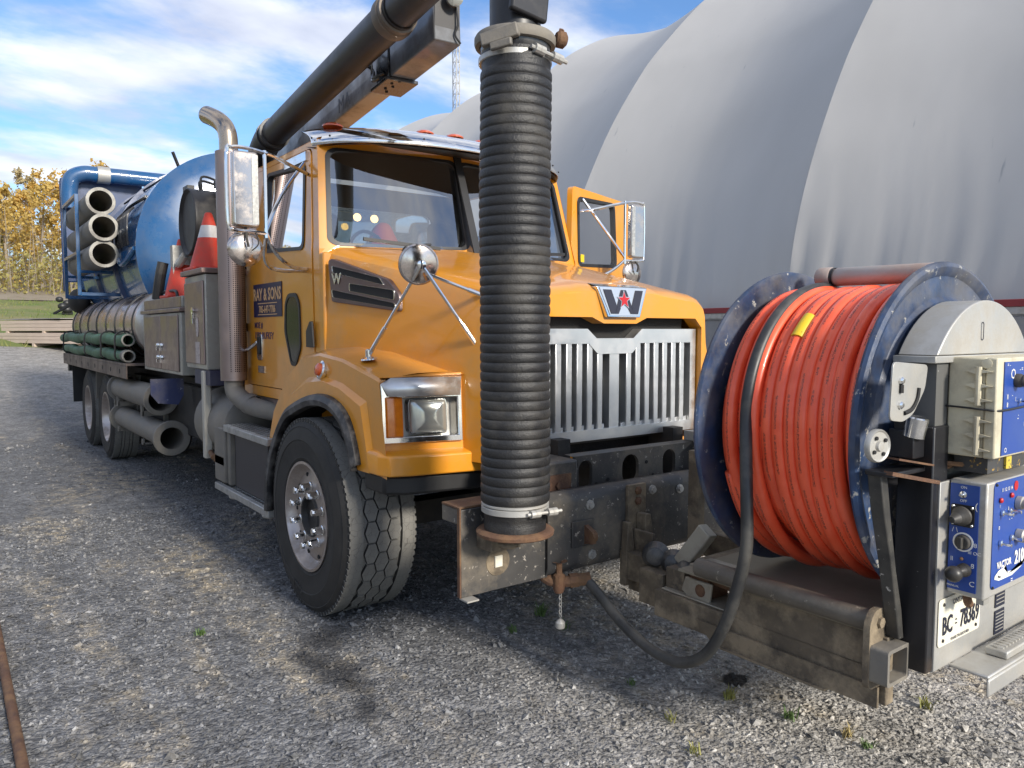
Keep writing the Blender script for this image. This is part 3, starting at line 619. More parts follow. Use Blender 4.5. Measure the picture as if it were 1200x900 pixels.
# ------------------------------------------------------------------ the vacuum truck
TR = empty('vacuum_truck', (0, 0, 0), 'yellow vacuum truck with blue debris tank, overhead boom and front hose reel', 'truck')

# ---- chassis
g = B()
for s in (-1, 1): g.bx(s * .38, s * .46, -1.24, 9.9, .78, 1.06)
for y in (-.9, .9, 2.2, 3.6, 5.0, 6.0, 7.4, 9.0): g.bx(-.38, .38, y, y + .12, .82, 1.02)
g.bx(-.9, .9, -.06, .1, .42, .56)                                     # steer axle beam
for y in (6.62, 8.05): g.cyl((-1.0, y, .53), (1.0, y, .53), .11, n=12); g.ball((0, y, .56), .26, 12)
g.cyl((0, 1.2, .74), (0, 6.4, .62), .06, n=10); g.bx(-.3, .3, -.8, .9, .62, 1.0); g.bx(-.36, .36, .9, 2.0, .6, 1.0)
g.bx(-.98, .98, 2.9, 9.8, 1.06, 1.16)
g.obj('chassis_frame', chassis, TR)
g = B(); g.bx(-1.06, -.55, 2.5, 6.0, .62, 1.1); g.bx(.5, 1.1, 1.9, 6.0, .5, 1.1); g.obj('underbody_box', chassis, TR, bevel=.02)

# ---- wheels
def wheel(X, Y, s, rad, wd, zc, front, blocks=False):
    """s = -1: outer side towards -X"""
    ax = (s, 0, 0); o = np.array([X, Y, zc]); rr = .30
    g = B()
    if front:
        prof = [(rr + .012, -.002), (rr + .015, .012), (rr, .014), (rr - .012, -.006), (rr - .02, -.03), (.262, -.045), (.235, -.038), (.205, -.03), (.13, -.022), (.125, -.022)]
    else:
        prof = [(rr + .012, -.002), (rr + .015, .012), (rr, .014), (rr - .015, -.01), (.26, -.09), (.24, -.15), (.21, -.165), (.125, -.165)]
    g.lathe(o, ax, prof, n=48)
    rim = g.obj('wheel', mat('dull_aluminium_wheel', (0.46, 0.41, 0.38), 0.34, 0.85, col2=(0.34, 0.30, 0.28), nscale=6, dirt=(0.25, 0.20, 0.16), damt=0.6, dscale=6), TR)
    d = -.022 if front else -.165
    h = B(); h.lathe(o, ax, [(.126, d), (.118, d + .012), (.108, d + .010), (.10, d - .02), (0, d - .025)], n=24); h.obj('hub', mat('hub_black', (0.02, 0.02, 0.02), 0.5, dirt=(0.12, 0.10, 0.08), damt=.5), rim)
    nut = None
    for i in range(10):
        a = 2 * math.pi * (i + .5) / 10; p = o + np.array([0, math.cos(a) * .168, math.sin(a) * .168])
        if nut is None:
            q = B(); q.lathe((0, 0, 0), ax, [(.029, 0), (.028, .007), (.023, .011), (.021, .056), (.017, .066), (0, .068)], n=8); nut = q.obj('lug_nut', chrome, rim, loc=p + np.array(ax) * (d - .006)); base = nut
        else: base = link_copy(nut, rim, p + np.array(ax) * (d - .006))
    if front:
        hh = B()
        for i in range(10):
            a = 2 * math.pi * i / 10; p = o + np.array([0, math.cos(a) * .238, math.sin(a) * .238]) + np.array(ax) * -.036
            hh.cyl(p - np.array(ax) * .004, p + np.array(ax) * .0035, .012, n=10)
        hh.obj('hand_hole', inside, rim)
    t = B(); W = wd; c = rad
    sw = [(rr - .02, -.05), (rr + .002, -.008), (rr + .016, .004), (rr + .03, .008), (rr + .035, .012), (rr + .045, .010), (rr + .10, .022), (rr + .135, .024), (rr + .14, .028), (rr + .15, .026), (c - .075, .018), (c - .05, .010), (c - .045, .012), (c - .018, -.006), (c - .006, -.016)]
    tr_ = []
    for k, x in enumerate((.024, .105, .112, .165, .172)):
        pass
    wdt = W
    edges = [(.02, .222), (.778, .98)] if blocks else [(.02, .27), (.292, .40), (.408, .592), (.60, .708), (.73, .98)]
    for a, b in edges:
        tr_ += [(c - .009, -wdt * a), (c, -wdt * a - .002), (c + .002, -wdt * (a + b) / 2), (c, -wdt * b + .002), (c - .009, -wdt * b)]
    if blocks: tr_ = tr_[:5] + [(c - .016, -wdt * .23), (c - .016, -wdt * .77)] + tr_[5:]
    prof = sw + tr_ + [(r_, -wdt - x) for r_, x in sw[::-1]]
    t.lathe(o, ax, prof, n=96)
    t.obj('tyre', tyrem, rim, smooth=28)
    if blocks:                                                          # hexagonal tread blocks in three staggered rows
        nb = 30; pr = None
        for col, xf in enumerate((.335, .5, .665)):
            for i in range(nb):
                a = 2 * math.pi * (i + (.5 if col % 2 else 0)) / nb
                if pr is None:
                    hx = [(.0415, 0), (.0205, .0555), (-.0205, .0555), (-.0415, 0), (-.0205, -.0555), (.0205, -.0555)]
                    pb = B(); pb.add([(u, v, -.024) for u, v in hx] + [(u * .96, v * .97, .001 - v * v * .9) for u, v in hx], [tuple(range(6, 12))] + [(k, (k + 1) % 6, 6 + (k + 1) % 6, 6 + k) for k in range(6)]); ob = pr = pb.obj('tread_block', tyrem, rim, smooth=0)
                else: ob = link_copy(pr, rim)
                ob.location = o + np.array([-s * wd * xf, math.cos(a) * c, math.sin(a) * c]); ob.rotation_euler = (a - math.pi / 2, 0, 0)
    # shoulder lugs along both edges of the tread
    lg = B()
    for i in range(88):
        a = 2 * math.pi * i / 88
        for xx in ((-.004, -.02), (-wdt + .02, -wdt + .004)):
            vs = []
            for da, rr_ in ((-.022, c - .030), (.022, c - .030), (.022, c + .002), (-.022, c + .002)):
                for x in xx: vs.append(o + np.array([s * x, math.cos(a + da) * rr_, math.sin(a + da) * rr_]))
            lg.add(vs, [(0, 2, 4, 6), (1, 7, 5, 3), (0, 1, 3, 2), (2, 3, 5, 4), (4, 5, 7, 6), (6, 7, 1, 0)])
    lg.obj('shoulder_lugs', tyrem, rim, kind='stuff')
    return rim
def tyre_material():
    m = bpy.data.materials.new('tyre_rubber'); m.use_nodes = True; t = m.node_tree; nn = t.nodes; ll = t.links; p = nn['Principled BSDF']; p.inputs['Roughness'].default_value = .72; p.inputs['Specular IOR Level'].default_value = .35
    co = nn.new('ShaderNodeTexCoord').outputs['Object']; ge = nn.new('ShaderNodeNewGeometry')
    sx = nn.new('ShaderNodeSeparateXYZ'); ll.new(ge.outputs['True Normal'], sx.inputs[0])
    ab = nn.new('ShaderNodeMath'); ab.operation = 'ABSOLUTE'; ll.new(sx.outputs[0], ab.inputs[0])
    side = nn.new('ShaderNodeMapRange'); side.inputs[1].default_value = .25; side.inputs[2].default_value = .6; ll.new(ab.outputs[0], side.inputs[0])     # 1 on the sidewall, 0 on the worn tread
    nz = nn.new('ShaderNodeTexNoise'); nz.inputs['Scale'].default_value = 9; nz.inputs['Detail'].default_value = 7; ll.new(co, nz.inputs['Vector'])
    a = nn.new('ShaderNodeMixRGB'); ll.new(nz.outputs[0], a.inputs[0]); a.inputs[1].default_value = (.16, .155, .14, 1); a.inputs[2].default_value = (.24, .23, .21, 1)
    vo = nn.new('ShaderNodeTexVoronoi'); vo.feature = 'DISTANCE_TO_EDGE'; vo.inputs['Scale'].default_value = 9.5; vo.inputs['Randomness'].default_value = .6; ll.new(co, vo.inputs['Vector'])
    cr = nn.new('ShaderNodeMapRange'); cr.inputs[1].default_value = .004; cr.inputs[2].default_value = .026; ll.new(vo.outputs['Distance'], cr.inputs[0])
    cm = nn.new('ShaderNodeMixRGB'); ll.new(cr.outputs[0], cm.inputs[0]); cm.inputs[1].default_value = (.12, .115, .105, 1); ll.new(a.outputs[0], cm.inputs[2])
    b = nn.new('ShaderNodeMixRGB'); ll.new(nz.outputs[0], b.inputs[0]); b.inputs[1].default_value = (.014, .014, .014, 1); b.inputs[2].default_value = (.05, .047, .043, 1)
    x = nn.new('ShaderNodeMixRGB'); ll.new(side.outputs[0], x.inputs[0]); ll.new(cm.outputs[0], x.inputs[1]); ll.new(b.outputs[0], x.inputs[2]); ll.new(x.outputs[0], p.inputs['Base Color'])
    vo.inputs['Scale'].default_value = 26
    inv = nn.new('ShaderNodeMath'); inv.operation = 'MAXIMUM'; ll.new(cr.outputs[0], inv.inputs[0]); ll.new(side.outputs[0], inv.inputs[1])
    bp = nn.new('ShaderNodeBump'); bp.inputs['Strength'].default_value = .25; bp.inputs['Distance'].default_value = .008; ll.new(inv.outputs[0], bp.inputs['Height'])
    n2 = nn.new('ShaderNodeTexNoise'); n2.inputs['Scale'].default_value = 70; ll.new(co, n2.inputs['Vector']); b2 = nn.new('ShaderNodeBump'); b2.inputs['Strength'].default_value = .15; b2.inputs['Distance'].default_value = .006; ll.new(n2.outputs[0], b2.inputs['Height']); ll.new(bp.outputs[0], b2.inputs['Normal']); ll.new(b2.outputs[0], p.inputs['Normal'])
    return m
tyrem = tyre_material()
fw = wheel(-1.25, .045, -1, .56, .40, .545, True, True)
tx = text('lettering', 'TOYO', .05, (-1.277, .14, .115), (0, -.97, -.22), (0, .22, .97), rubber, fw, bold=.002, depth=.003)
wheel(1.25, .045, 1, .56, .40, .545, True)
for y in (6.62, 8.05):
    for s in (-1, 1):
        wheel(s * 1.25, y, s, .53, .28, .525, False)
        t = B(); t.lathe((s * .62, y, .525), (s, 0, 0), [(.3, .02), (.46, .03), (.52, 0), (.53, -.03), (.53, -.24), (.50, -.28), (.3, -.28)], n=48); t.obj('inner_tyre', tyrem, TR)

# ---- cab shell
HW = 1.03
def side(s): return lambda u, v, t: (s * (HW - .10 * max(0, v - 2.1) + t), u, v)
OUT = [(.30, 1.13), (1.82, 1.13), (1.84, 2.80), (.50, 2.80), (.335, 2.12)]
DOOR = rpoly([(.405, 1.20), (1.70, 1.20), (1.72, 2.765), (.575, 2.755), (.43, 2.15)], .05)
def shrink(poly, k):
    cx = sum(p[0] for p in poly) / len(poly); cy = sum(p[1] for p in poly) / len(poly)
    o = []
    for x, y in poly:
        d = math.hypot(x - cx, y - cy); o.append((cx + (x - cx) * (1 - k / d), cy + (y - cy) * (1 - k / d)))
    return o
g = B()
for s in (-1, 1): g.ring(OUT, DOOR, side(s), 0, -.05)
WB = lambda s: [np.array(p, float) * np.array([s, 1, 1]) for p in ((1.031, .330, 2.06), (0, .21, 2.08), (0, .425, 2.82), (.961, .500, 2.80))]
def wsf(s):
    a, b, c, d = WB(s)
    def f(u, v, t):
        p = (a * (1 - u) + b * u) * (1 - v) + (d * (1 - u) + c * u) * v; return p + np.array([0, -1, .25]) * t + np.array([0, -.05, 0]) * math.sin(math.pi * min(1, u)) * 1.0
    return f
WSI = rrect(.525, .50, .91, .80, .07)
for s in (-1, 1): g.ring([(0, 0), (1, 0), (1, 1), (0, 1)], shrink(WSI, -.028), wsf(s), 0, -.03)
# roof with rounded edges
rows = []
for j in range(13):
    v = j / 12; y = .48 + 1.37 * v; row = []
    for i in range(25):
        x = -1 + 2 * i / 24; e = 1 - abs(x) ** 4.5; fr = 1 - .45 * max(0, (.10 - v) / .10) ** 2; row.append((.962 * x, y, 2.798 + .15 * e * fr))
    rows.append(row)
g.grid(rows)
g.add([(-.96, 1.84, 2.8), (.96, 1.84, 2.8), (HW, 1.82, 1.13), (-HW, 1.82, 1.13)], []) 
g.ring([(-HW, 1.13), (HW, 1.13), (.96, 2.80), (-.96, 2.80)], rrect(0, 2.36, 1.3, .52, .08), XZ(1.83), 0, -.03)
g.add([(-HW, .33, 1.13), (HW, .33, 1.13), (HW, .33, 2.10), (-HW, .33, 2.10)], [(0, 1, 2, 3)])
g.add([(-1.0, .32, 2.06), (0, .215, 2.08), (1.0, .32, 2.06), (1.0, .40, 1.9), (0, .40, 1.9), (-1.0, .40, 1.9)], [(0, 1, 4, 5), (1, 2, 3, 4)])
cab = g.obj('cab', yellow, TR, smooth=38)
g = B(); g.bx(-.97, .97, .45, 1.8, 1.12, 1.2); g.bx(-.96, .96, .36, .85, 1.2, 2.0); g.bx(-.95, .95, 1.79, 1.815, 1.2, 2.1)
g.obj('cab_floor', inside, cab)
li = mat('cab_lining_grey', (.10, .10, .105), .8)
q = B(); q.ring([(-HW + .02, 1.14), (HW - .02, 1.14), (.955, 2.79), (-.955, 2.79)], rrect(0, 2.36, 1.28, .50, .08), XZ(1.795), 0, .03)
for s in (-1, 1):
    q.ring(shrink(OUT, .012), shrink(DOOR, -.004), side(s), -.055)
    q.ring([(.022, .012), (1, .012), (1, .99), (.022, .99)], shrink(WSI, -.02), wsf(s), -.034)
q.obj('cab_lining', li, cab)
rows = [[(x, y, 2.775 + .06 * (1 - abs(x / .95) ** 4)) for x in (-.95, -.7, -.35, 0, .35, .7, .95)] for y in (.52, 1.0, 1.5, 1.82)]
B().grid(rows).obj('headliner', seatm, cab)
g = B()                                                                # dashboard top
g.grid([[(x, y, z) for x in (-.97, 0, .97)] for y, z in ((.36, 2.03), (.55, 2.07), (.75, 2.05), (.85, 1.95), (.86, 1.6))]); g.obj('dashboard', inside, cab)
for s in (-1, 1):
    q = B(); f = wsf(s)
    rows = [[f(.04 + .965 * i / 12, .08 + .84 * j / 6, -.012) for i in range(13)] for j in range(7)]
    q.grid(rows); q.obj('windshield', glass, cab, smooth=60)
    q = B(); q.ring(shrink(WSI, -.03), shrink(WSI, .006), f, .004, -.02); q.obj('windshield_gasket', dkrub, cab)
    q = B(); q.bar((s * .30, .13, 2.125), (s * .80, .20, 2.16), .02, .02); q.tube([(s * .55, .175, 2.09), (s * .52, .15, 2.13), (s * .36, .145, 2.15)], .008); q.obj('wiper', dkrub, cab)
q = B(); q.bx(-.62, .62, 1.832, 1.838, 2.11, 2.61); q.obj('rear_window', glass, cab)
q = B(); q.bar((0, .142, 2.10), (0, .40, 2.80), .055, .012, (0, -1, .3)); q.obj('centre_post', dkrub, cab)
for s in (-1, 1):                                                      # seats
    q = B(); q.bx(s * .28, s * .78, .95, 1.42, 1.55, 1.72); st = q.obj('seat', seatm, cab, bevel=.05)
    q = B(); q.bx(s * .29, s * .77, 1.38, 1.54, 1.7, 2.28); q.obj('backrest', seatm, st and cab, bevel=.06)
    q = B(); q.bx(s * .40, s * .66, 1.42, 1.53, 2.30, 2.50); q.obj('headrest', seatm, cab, bevel=.05)
q = B(); q.tube([(.52 + .21 * math.cos(a), .86 + .07 * math.sin(a), 2.13 + .20 * math.sin(a)) for a in np.linspace(0, 6.283, 17)[:-1]], .016, n=8, k=3, closed=True)
q.bar((.33, .86, 2.13), (.71, .86, 2.13), .03, .02); q.bar((.52, .86, 2.13), (.52, .72, 1.95), .06, .06); q.obj('steering_wheel', dkrub, cab)
q = B(); q.tube([(-.62, .80, 2.06), (-.60, .80, 2.22), (-.50, .80, 2.29), (-.36, .80, 2.22), (-.30, .80, 2.07)], .013, n=6); q.tube([(-.50, .82, 2.06), (-.48, .82, 2.20), (-.34, .82, 2.27), (-.2, .82, 2.18), (-.15, .82, 2.06)], .013, n=6); q.obj('grab_loop', dkrub, cab)
q = B(); q.tube([(-.30, .90, 2.36), (-.32, .88, 2.26), (-.31, .86, 2.04)], lambda t: .04 + .12 * t, n=10); q.obj('hanging_vest', vest, cab)
for x in (-.20, -.05): q = B(); q.ball((x, 1.55, 2.50), .032, 10, (1.1, .5, 1)); q.obj('glow_ball', glowm, cab)  # glowing balls added in place of a yellow reflection in the windshield
# visor
vp = [(-.985, .53), (-.94, .44), (-.82, .31), (-.62, .20), (-.33, .125), (0, .105), (.33, .125), (.62, .20), (.82, .31), (.94, .44), (.985, .53)]
vp = spline([(x, y, 0) for x, y in vp], 4); rows = []
for j in range(6):
    t = j / 5; rows.append([(x * (1 - .02 * t), y + .02 * t + .15 * t * t + .05 * t, 2.752 + .135 * t ** .8 + .012 * math.cos(x * 1.5)) for x, y, _ in vp])
vis = B().grid(rows).obj('sun_visor', mat('visor_chrome', (0.80, 0.80, 0.80), 0.05, 1.0, dirt=(.4, .38, .36), damt=.25, dscale=8), cab, solid=.006)
g = B(); g.grid([[(r[0], r[1] + .012, r[2] - .012) for r in rows[0]], [(x * .97, max(y + .2, .42), 2.79) for x, y, _ in vp]]); g.obj('visor_underside', dkrub, cab)
for x, y, z in ((-.83, .56, 2.925), (-.23, .44, 2.945), (0, .43, 2.95), (.23, .44, 2.945), (.83, .56, 2.925)):
    q = B(); q.lathe((x, y, z - .03), (0, 0, 1), [(.066, 0), (.066, .008), (.05, .02), (.02, .028), (0, .029)], n=14); q.obj('roof_marker_light', redlens, cab)
g = B()
for x, y, _ in vp[::5]: g.ball((x, y - .003, 2.80), .007, 8)
g.obj('visor_rivets', dkrub, cab, kind='stuff')

# ---- doors
WIN = rpoly([(.575, 2.125), (1.29, 2.165), (1.36, 2.70), (.66, 2.655)], .06)
def door(s, openang=0.0):
    f = side(s); g = B(); D = shrink(DOOR, .009)
    g.ring(D, shrink(WIN, -.022), f, .006, -.035, -.04)
    body = g.obj('door', yellow, TR, smooth=38)
    q = B(); q.ring(shrink(D, .02), shrink(WIN, -.018), f, -.042); q.obj('door_lining', mat('cab_lining_grey', (.10, .10, .105), .8), body)
    q = B(); q.ring(shrink(WIN, -.026), shrink(WIN, .012), f, .012, -.02); q.obj('window_seal', dkrub, body)
    q = B(); W = shrink(WIN, .004); q.add([f(u, v, -.008) for u, v in W], [tuple(range(len(W)))]); q.obj('door_window', darkglass if s < 0 else glass, body, smooth=0)
    pw = rpoly([(.90, 1.60), (.885, 1.78), (.83, 1.835), (.70, 1.835), (.645, 1.77), (.635, 1.50), (.72, 1.385), (.80, 1.385)], .03)
    q = B(); q.ring(shrink(pw, -.012), shrink(pw, .014), f, .014, .002, .004); q.obj('peep_window_seal', dkrub, body)
    q = B(); q.add([f(u, v, .010) for u, v in pw], [tuple(range(len(pw)))]); q.obj('peep_window', mat('dark_peep_glass', (.012, .015, .014), .12, spec=.3), body, smooth=0)
    q = B(); q.prism(rrect(1.42, 1.485, .11, .19, .025), f, .004, .014); hd = q.obj('door_handle', chrome, body, bevel=.003)
    q = B(); q.prism(rrect(1.42, 1.495, .055, .13, .02), f, .012, .022); q.obj('handle_paddle', dkrub, body, bevel=.004)
    q = B(); q.bx(s * (HW + .004), s * (HW + .012), 1.33, 1.46, 1.30, 1.35); q.obj('door_label_plate', chrome, body)
    if s < 0:
        X = -HW - .010
        q = B(); q.bx(-HW - .009, -HW - .0045, .962, 1.535, 1.70, 1.935); sg = q.obj('door_sign', navy, body)
        text('lettering', 'RAY & SONS', .118, (X - .001, 1.248, 1.855), (0, -1, 0), (0, 0, 1), goldl, body, xs=.86, bold=.003)
        text('lettering', '705-647-7786', .07, (X - .001, 1.248, 1.752), (0, -1, 0), (0, 0, 1), goldl, body, xs=.86, bold=.0014)
        q = B()
        for z in (1.793, 1.714): q.bx(X - .001, X + .003, 1.05, 1.44, z, z + .006)
        q.obj('sign_line', goldl, body)
        text('lettering', 'MOE #', .062, (X + .004, 1.535, 1.640), (0, -1, 0), (0, 0, 1), purple, body, xs=.95, align='LEFT', bold=.0008)
        text('lettering', '1588-BUFKFY', .070, (X + .004, 1.535, 1.565), (0, -1, 0), (0, 0, 1), purple, body, xs=.98, align='LEFT', bold=.0008)
    else:
        text('lettering', 'RAY & SONS', .118, (HW + .008, 1.248, 1.855), (0, 1, 0), (0, 0, 1), navy, body, xs=.86)
        q = B(); q.bx(HW - .004, HW - .002, .62, .68, 2.15, 2.21); q.obj('window_sticker', yellowtape, body)
        q = B(); q.bx(HW - .085, HW - .035, .5, 1.66, 1.22, 2.10); q.obj('door_card', inside, body, bevel=.02)
    if openang:
        body.location = Vector((s * HW, .41, 0)) - Matrix.Rotation(openang, 3, 'Z') @ Vector((s * HW, .41, 0)); body.rotation_euler = (0, 0, openang)
    return body
d1 = door(-1); d1['label'] = 'passenger door with navy name sign and lettering'
d2 = door(1, R(-68)); d2['label'] = 'driver door standing open'
g = B(); g.bx(-1.0, -.9, .34, 1.84, .98, 1.125); g.bx(.9, 1.0, .34, 1.84, .98, 1.125); g.obj('cab_sill', brownbox, TR, bevel=.01)
g = B(); g.prism([(.39, 1.50), (.50, 1.50), (.50, 1.60), (.44, 1.66), (.41, 1.66)], side(-1), .012, .028); g.obj('door_hinge_cover', dkrub, TR, bevel=.004)

for s in (-1, 1): q = B(); q.bx(s * .97, s * 1.0305, .27, .345, 1.13, 2.075); q.obj('cowl_side', yellow, cab, bevel=.012)
# ---- hood
def hoodsec(Y):
    t = (.30 - Y) / 1.5; wv = 1.0 - .30 * t; zs = 2.075 - .315 * t; d = 0
    if Y < -1.12: d = ((-1.12 - Y) / .08) ** 2; wv -= .018 * d; zs -= .03 * d
    top = [(0, zs + .075), (.25, zs + .073), (.30, zs + .060), (wv * .6, zs + .052), (wv - .10, zs + .035), (wv - .05, zs + .022), (wv - .015, zs - .005), (wv, zs - .045), (wv + .012, zs - .20), (wv + .03, 1.45), (wv + .04, .95)]
    return [(-x, z) for x, z in top[::-1]] + top[1:]
rows = [[(x, Y, z) for x, z in hoodsec(Y)] for Y in (.31, .1, -.2, -.5, -.8, -1.0, -1.12, -1.16, -1.185, -1.2)]
g = B(); g.grid(rows)
sec = [p for p in hoodsec(-1.2)]
OPEN = [(-.655, .96), (.655, .96), (.655, 1.62), (.60, 1.672), (.20, 1.672), (.12, 1.640), (-.12, 1.640), (-.20, 1.672), (-.60, 1.672), (-.655, 1.62)]
g.ring(sec, OPEN, XZ(-1.2), 0, .09)
hood = g.obj('hood', yellow, TR, smooth=30)
q = B(); q.grid([[(-.60, -1.195 + .1, 1.68), (.60, -1.1, 1.68)], [(-.6, -1.05, .95), (.6, -1.05, .95)]]); q.obj('radiator_core', mat('radiator_black', (.012, .012, .012), .8, bump=.4, bscale=150), hood)
# badge
BW = [(-.185, 1.832), (.185, 1.832), (.118, 1.672), (-.118, 1.672)]
q = B(); bf = lambda u, v, t: (u + .0, -1.222 + t - .10 * (v - 1.75) * -1, v)
q.prism(BW, bf, 0, .05); q.add([(-.185, -1.215, 1.832), (.185, -1.215, 1.832), (.16, -1.08, 1.858), (-.16, -1.08, 1.858)], [(0, 1, 2, 3)]); q.obj('badge', chrome, hood, bevel=.004)
ix = lambda pts, t0=-.004, t1=.002, m=ink, nm='badge_letter': B().prism(pts, bf, t0, t1).obj(nm, m, hood)
q = B(); q.prism(shrink(BW, .018), bf, -.003, .002); q.obj('badge_face', mat('badge_silver', (.62, .63, .65), .3, .8), hood)
for pts in ([(-.145, 1.815), (-.088, 1.815), (-.052, 1.725), (-.068, 1.69), (-.098, 1.69)], [(.145, 1.815), (.098, 1.69), (.068, 1.69), (.052, 1.725), (.088, 1.815)],
            [(-.07, 1.69), (-.03, 1.79), (-.018, 1.815), (.018, 1.815), (.03, 1.79), (.07, 1.69), (.045, 1.69), (.0, 1.765), (-.045, 1.69)]): ix(pts, -.006)
star = [(math.sin(k * math.pi / 5) * (.044 if k % 2 == 0 else .018), 1.762 + math.cos(k * math.pi / 5) * (.044 if k % 2 == 0 else .018)) for k in range(10)]
q = B()
q.add([bf(0, 1.762, -.0095)] + [bf(u, v, -.009) for u, v in star], [(0, 1 + k, 1 + (k + 1) % 10) for k in range(10)]); q.obj('badge_star', redm, hood, smooth=0)
q = B(); star2 = [(u * 1.22, 1.762 + (v - 1.762) * 1.22) for u, v in star]; q.add([bf(0, 1.762, -.0078)] + [bf(u, v, -.0075) for u, v in star2], [(0, 1 + k, 1 + (k + 1) % 10) for k in range(10)]); q.obj('badge_star_edge', mat('badge_silver', (.62, .63, .65), .3), hood, smooth=0)
# hood side intake
def hside(s):
    def f(u, v, t):
        tt = (.30 - u) / 1.5; return (s * (1.0 - .30 * tt + .008 + t), u, v)
    return f
for s in (-1, 1):
    VO = rpoly([(.235, 2.02), (.205, 1.775), (-.415, 1.705), (-.405, 1.80), (-.31, 1.885), (.20, 2.03)], .02)
    f = hside(s); q = B()
    sl = [rpoly([(.185, 1.985), (.18, 1.945), (-.285, 1.855), (-.25, 1.895)], .01), rpoly([(.02, 1.875), (.02, 1.832), (-.37, 1.770), (-.37, 1.822)], .01), rpoly([(.19, 1.845), (.185, 1.80), (-.38, 1.725), (-.375, 1.752), (.1, 1.83)], .01)]
    q.prism(VO, f, -.01, .022); pl = q.obj('air_intake_panel', mat('intake_pewter', (.20, .15, .15), .3, .9, dirt=(.1, .08, .07), damt=.4), hood, bevel=.004)
    for k in sl:
        e = B(); e.prism(k, f, .018, .0235); e.obj('intake_slot', inside, hood)
        e = B(); e.ring(shrink(k, -.006), shrink(k, .001), f, .0275, .02, .018); e.obj('intake_slot_rim', chrome, hood)
    if s < 0: text('lettering', 'W', .085, (-1.0 + .30 * (.30 - .155) / 1.5 - .008 - .024, .145, 1.905), (.2, -1, 0), (0, 0, 1), chrome, hood, bold=.003, depth=.002)

# ---- grille: chrome surround and upright bars
g = B(); GY = -1.135
TOPC = [(-.64, 1.605), (-.64, 1.545), (-.19, 1.545), (-.13, 1.488), (.13, 1.488), (.19, 1.545), (.64, 1.545), (.64, 1.605), (.20, 1.605), (.14, 1.56), (-.14, 1.56), (-.20, 1.605)]
fr = XZ(GY)
def strip(poly_u, poly_l, y0, y1):
    n = len(poly_u); g.add([(u, y0, v) for u, v in poly_u] + [(u, y0, v) for u, v in poly_l] + [(u, y1, v) for u, v in poly_u] + [(u, y1, v) for u, v in poly_l],
        [(i, i + 1, n + i + 1, n + i) for i in range(n - 1)] + [(2 * n + i, 2 * n + i + 1, i + 1, i) for i in range(n - 1)] + [(n + i, n + i + 1, 3 * n + i + 1, 3 * n + i) for i in range(n - 1)])
strip([(-.645, 1.612), (-.20, 1.612), (-.135, 1.562), (.135, 1.562), (.20, 1.612), (.645, 1.612)], [(-.645, 1.535), (-.19, 1.535), (-.125, 1.480), (.125, 1.480), (.19, 1.535), (.645, 1.535)], GY - .03, GY + .04)
strip([(-.645, 1.085), (.645, 1.085)], [(-.645, 1.028), (.645, 1.028)], GY - .03, GY + .04)
g.bx(-.645, -.60, GY - .03, GY + .04, 1.085, 1.535); g.bx(.60, .645, GY - .03, GY + .04, 1.085, 1.535); g.bx(-.035, .035, GY - .022, GY + .03, 1.07, 1.50)
gch = mat('dull_grille_chrome', (.72, .72, .71), .30, 0.9, dirt=(.50, .49, .47), damt=.35, dscale=14, dlo=.4, dhi=.75)
gr = g.obj('grille', gch, TR, bevel=.005)
sl = B(); sl.bx(-.019, .019, 0, .065, 1.075, 1.545); sm_ = sl.obj('slat', gch, gr, bevel=.004); sl2 = None
ks = [k for k in range(1, 8)]
first = True
for s in (-1, 1):
    for k in ks:
        x = s * (.035 + k * .0715)
        if first: sm_.location = (x, GY - .026, 0); first = False
        elif k == 1:
            if sl2 is None: q = B(); q.bx(-.019, .019, 0, .065, 1.075, 1.50); sl2 = q.obj('slat', gch, gr, bevel=.004, loc=(x, GY - .026, 0))
            else: link_copy(sl2, gr, (x, GY - .026, 0))
        else: link_copy(sm_, gr, (x, GY - .026, 0))
for s in (-1, 1):
    for k in range(8):
        x = s * (.035 + .0165 + (k + .5) * .0715 - .009); q = B() if k == 0 and s == -1 else None
        if q: q.prism([(-.017, 1.082), (.017, 1.082), (.017, 1.108), (-.017, 1.100)], lambda u, v, t: (u, GY - .012 + t, v), 0, .03); cap_ = q.obj('slot_foot', gch, gr, bevel=.002, loc=(x, 0, 0))
        else: link_copy(cap_, gr, (x, 0, 0))
g = B(); g.bx(-.62, .62, GY + .06, GY + .075, 1.0, 1.66); g.obj('grille_mesh', mat('grille_dark', (.07, .072, .07), .6), gr)

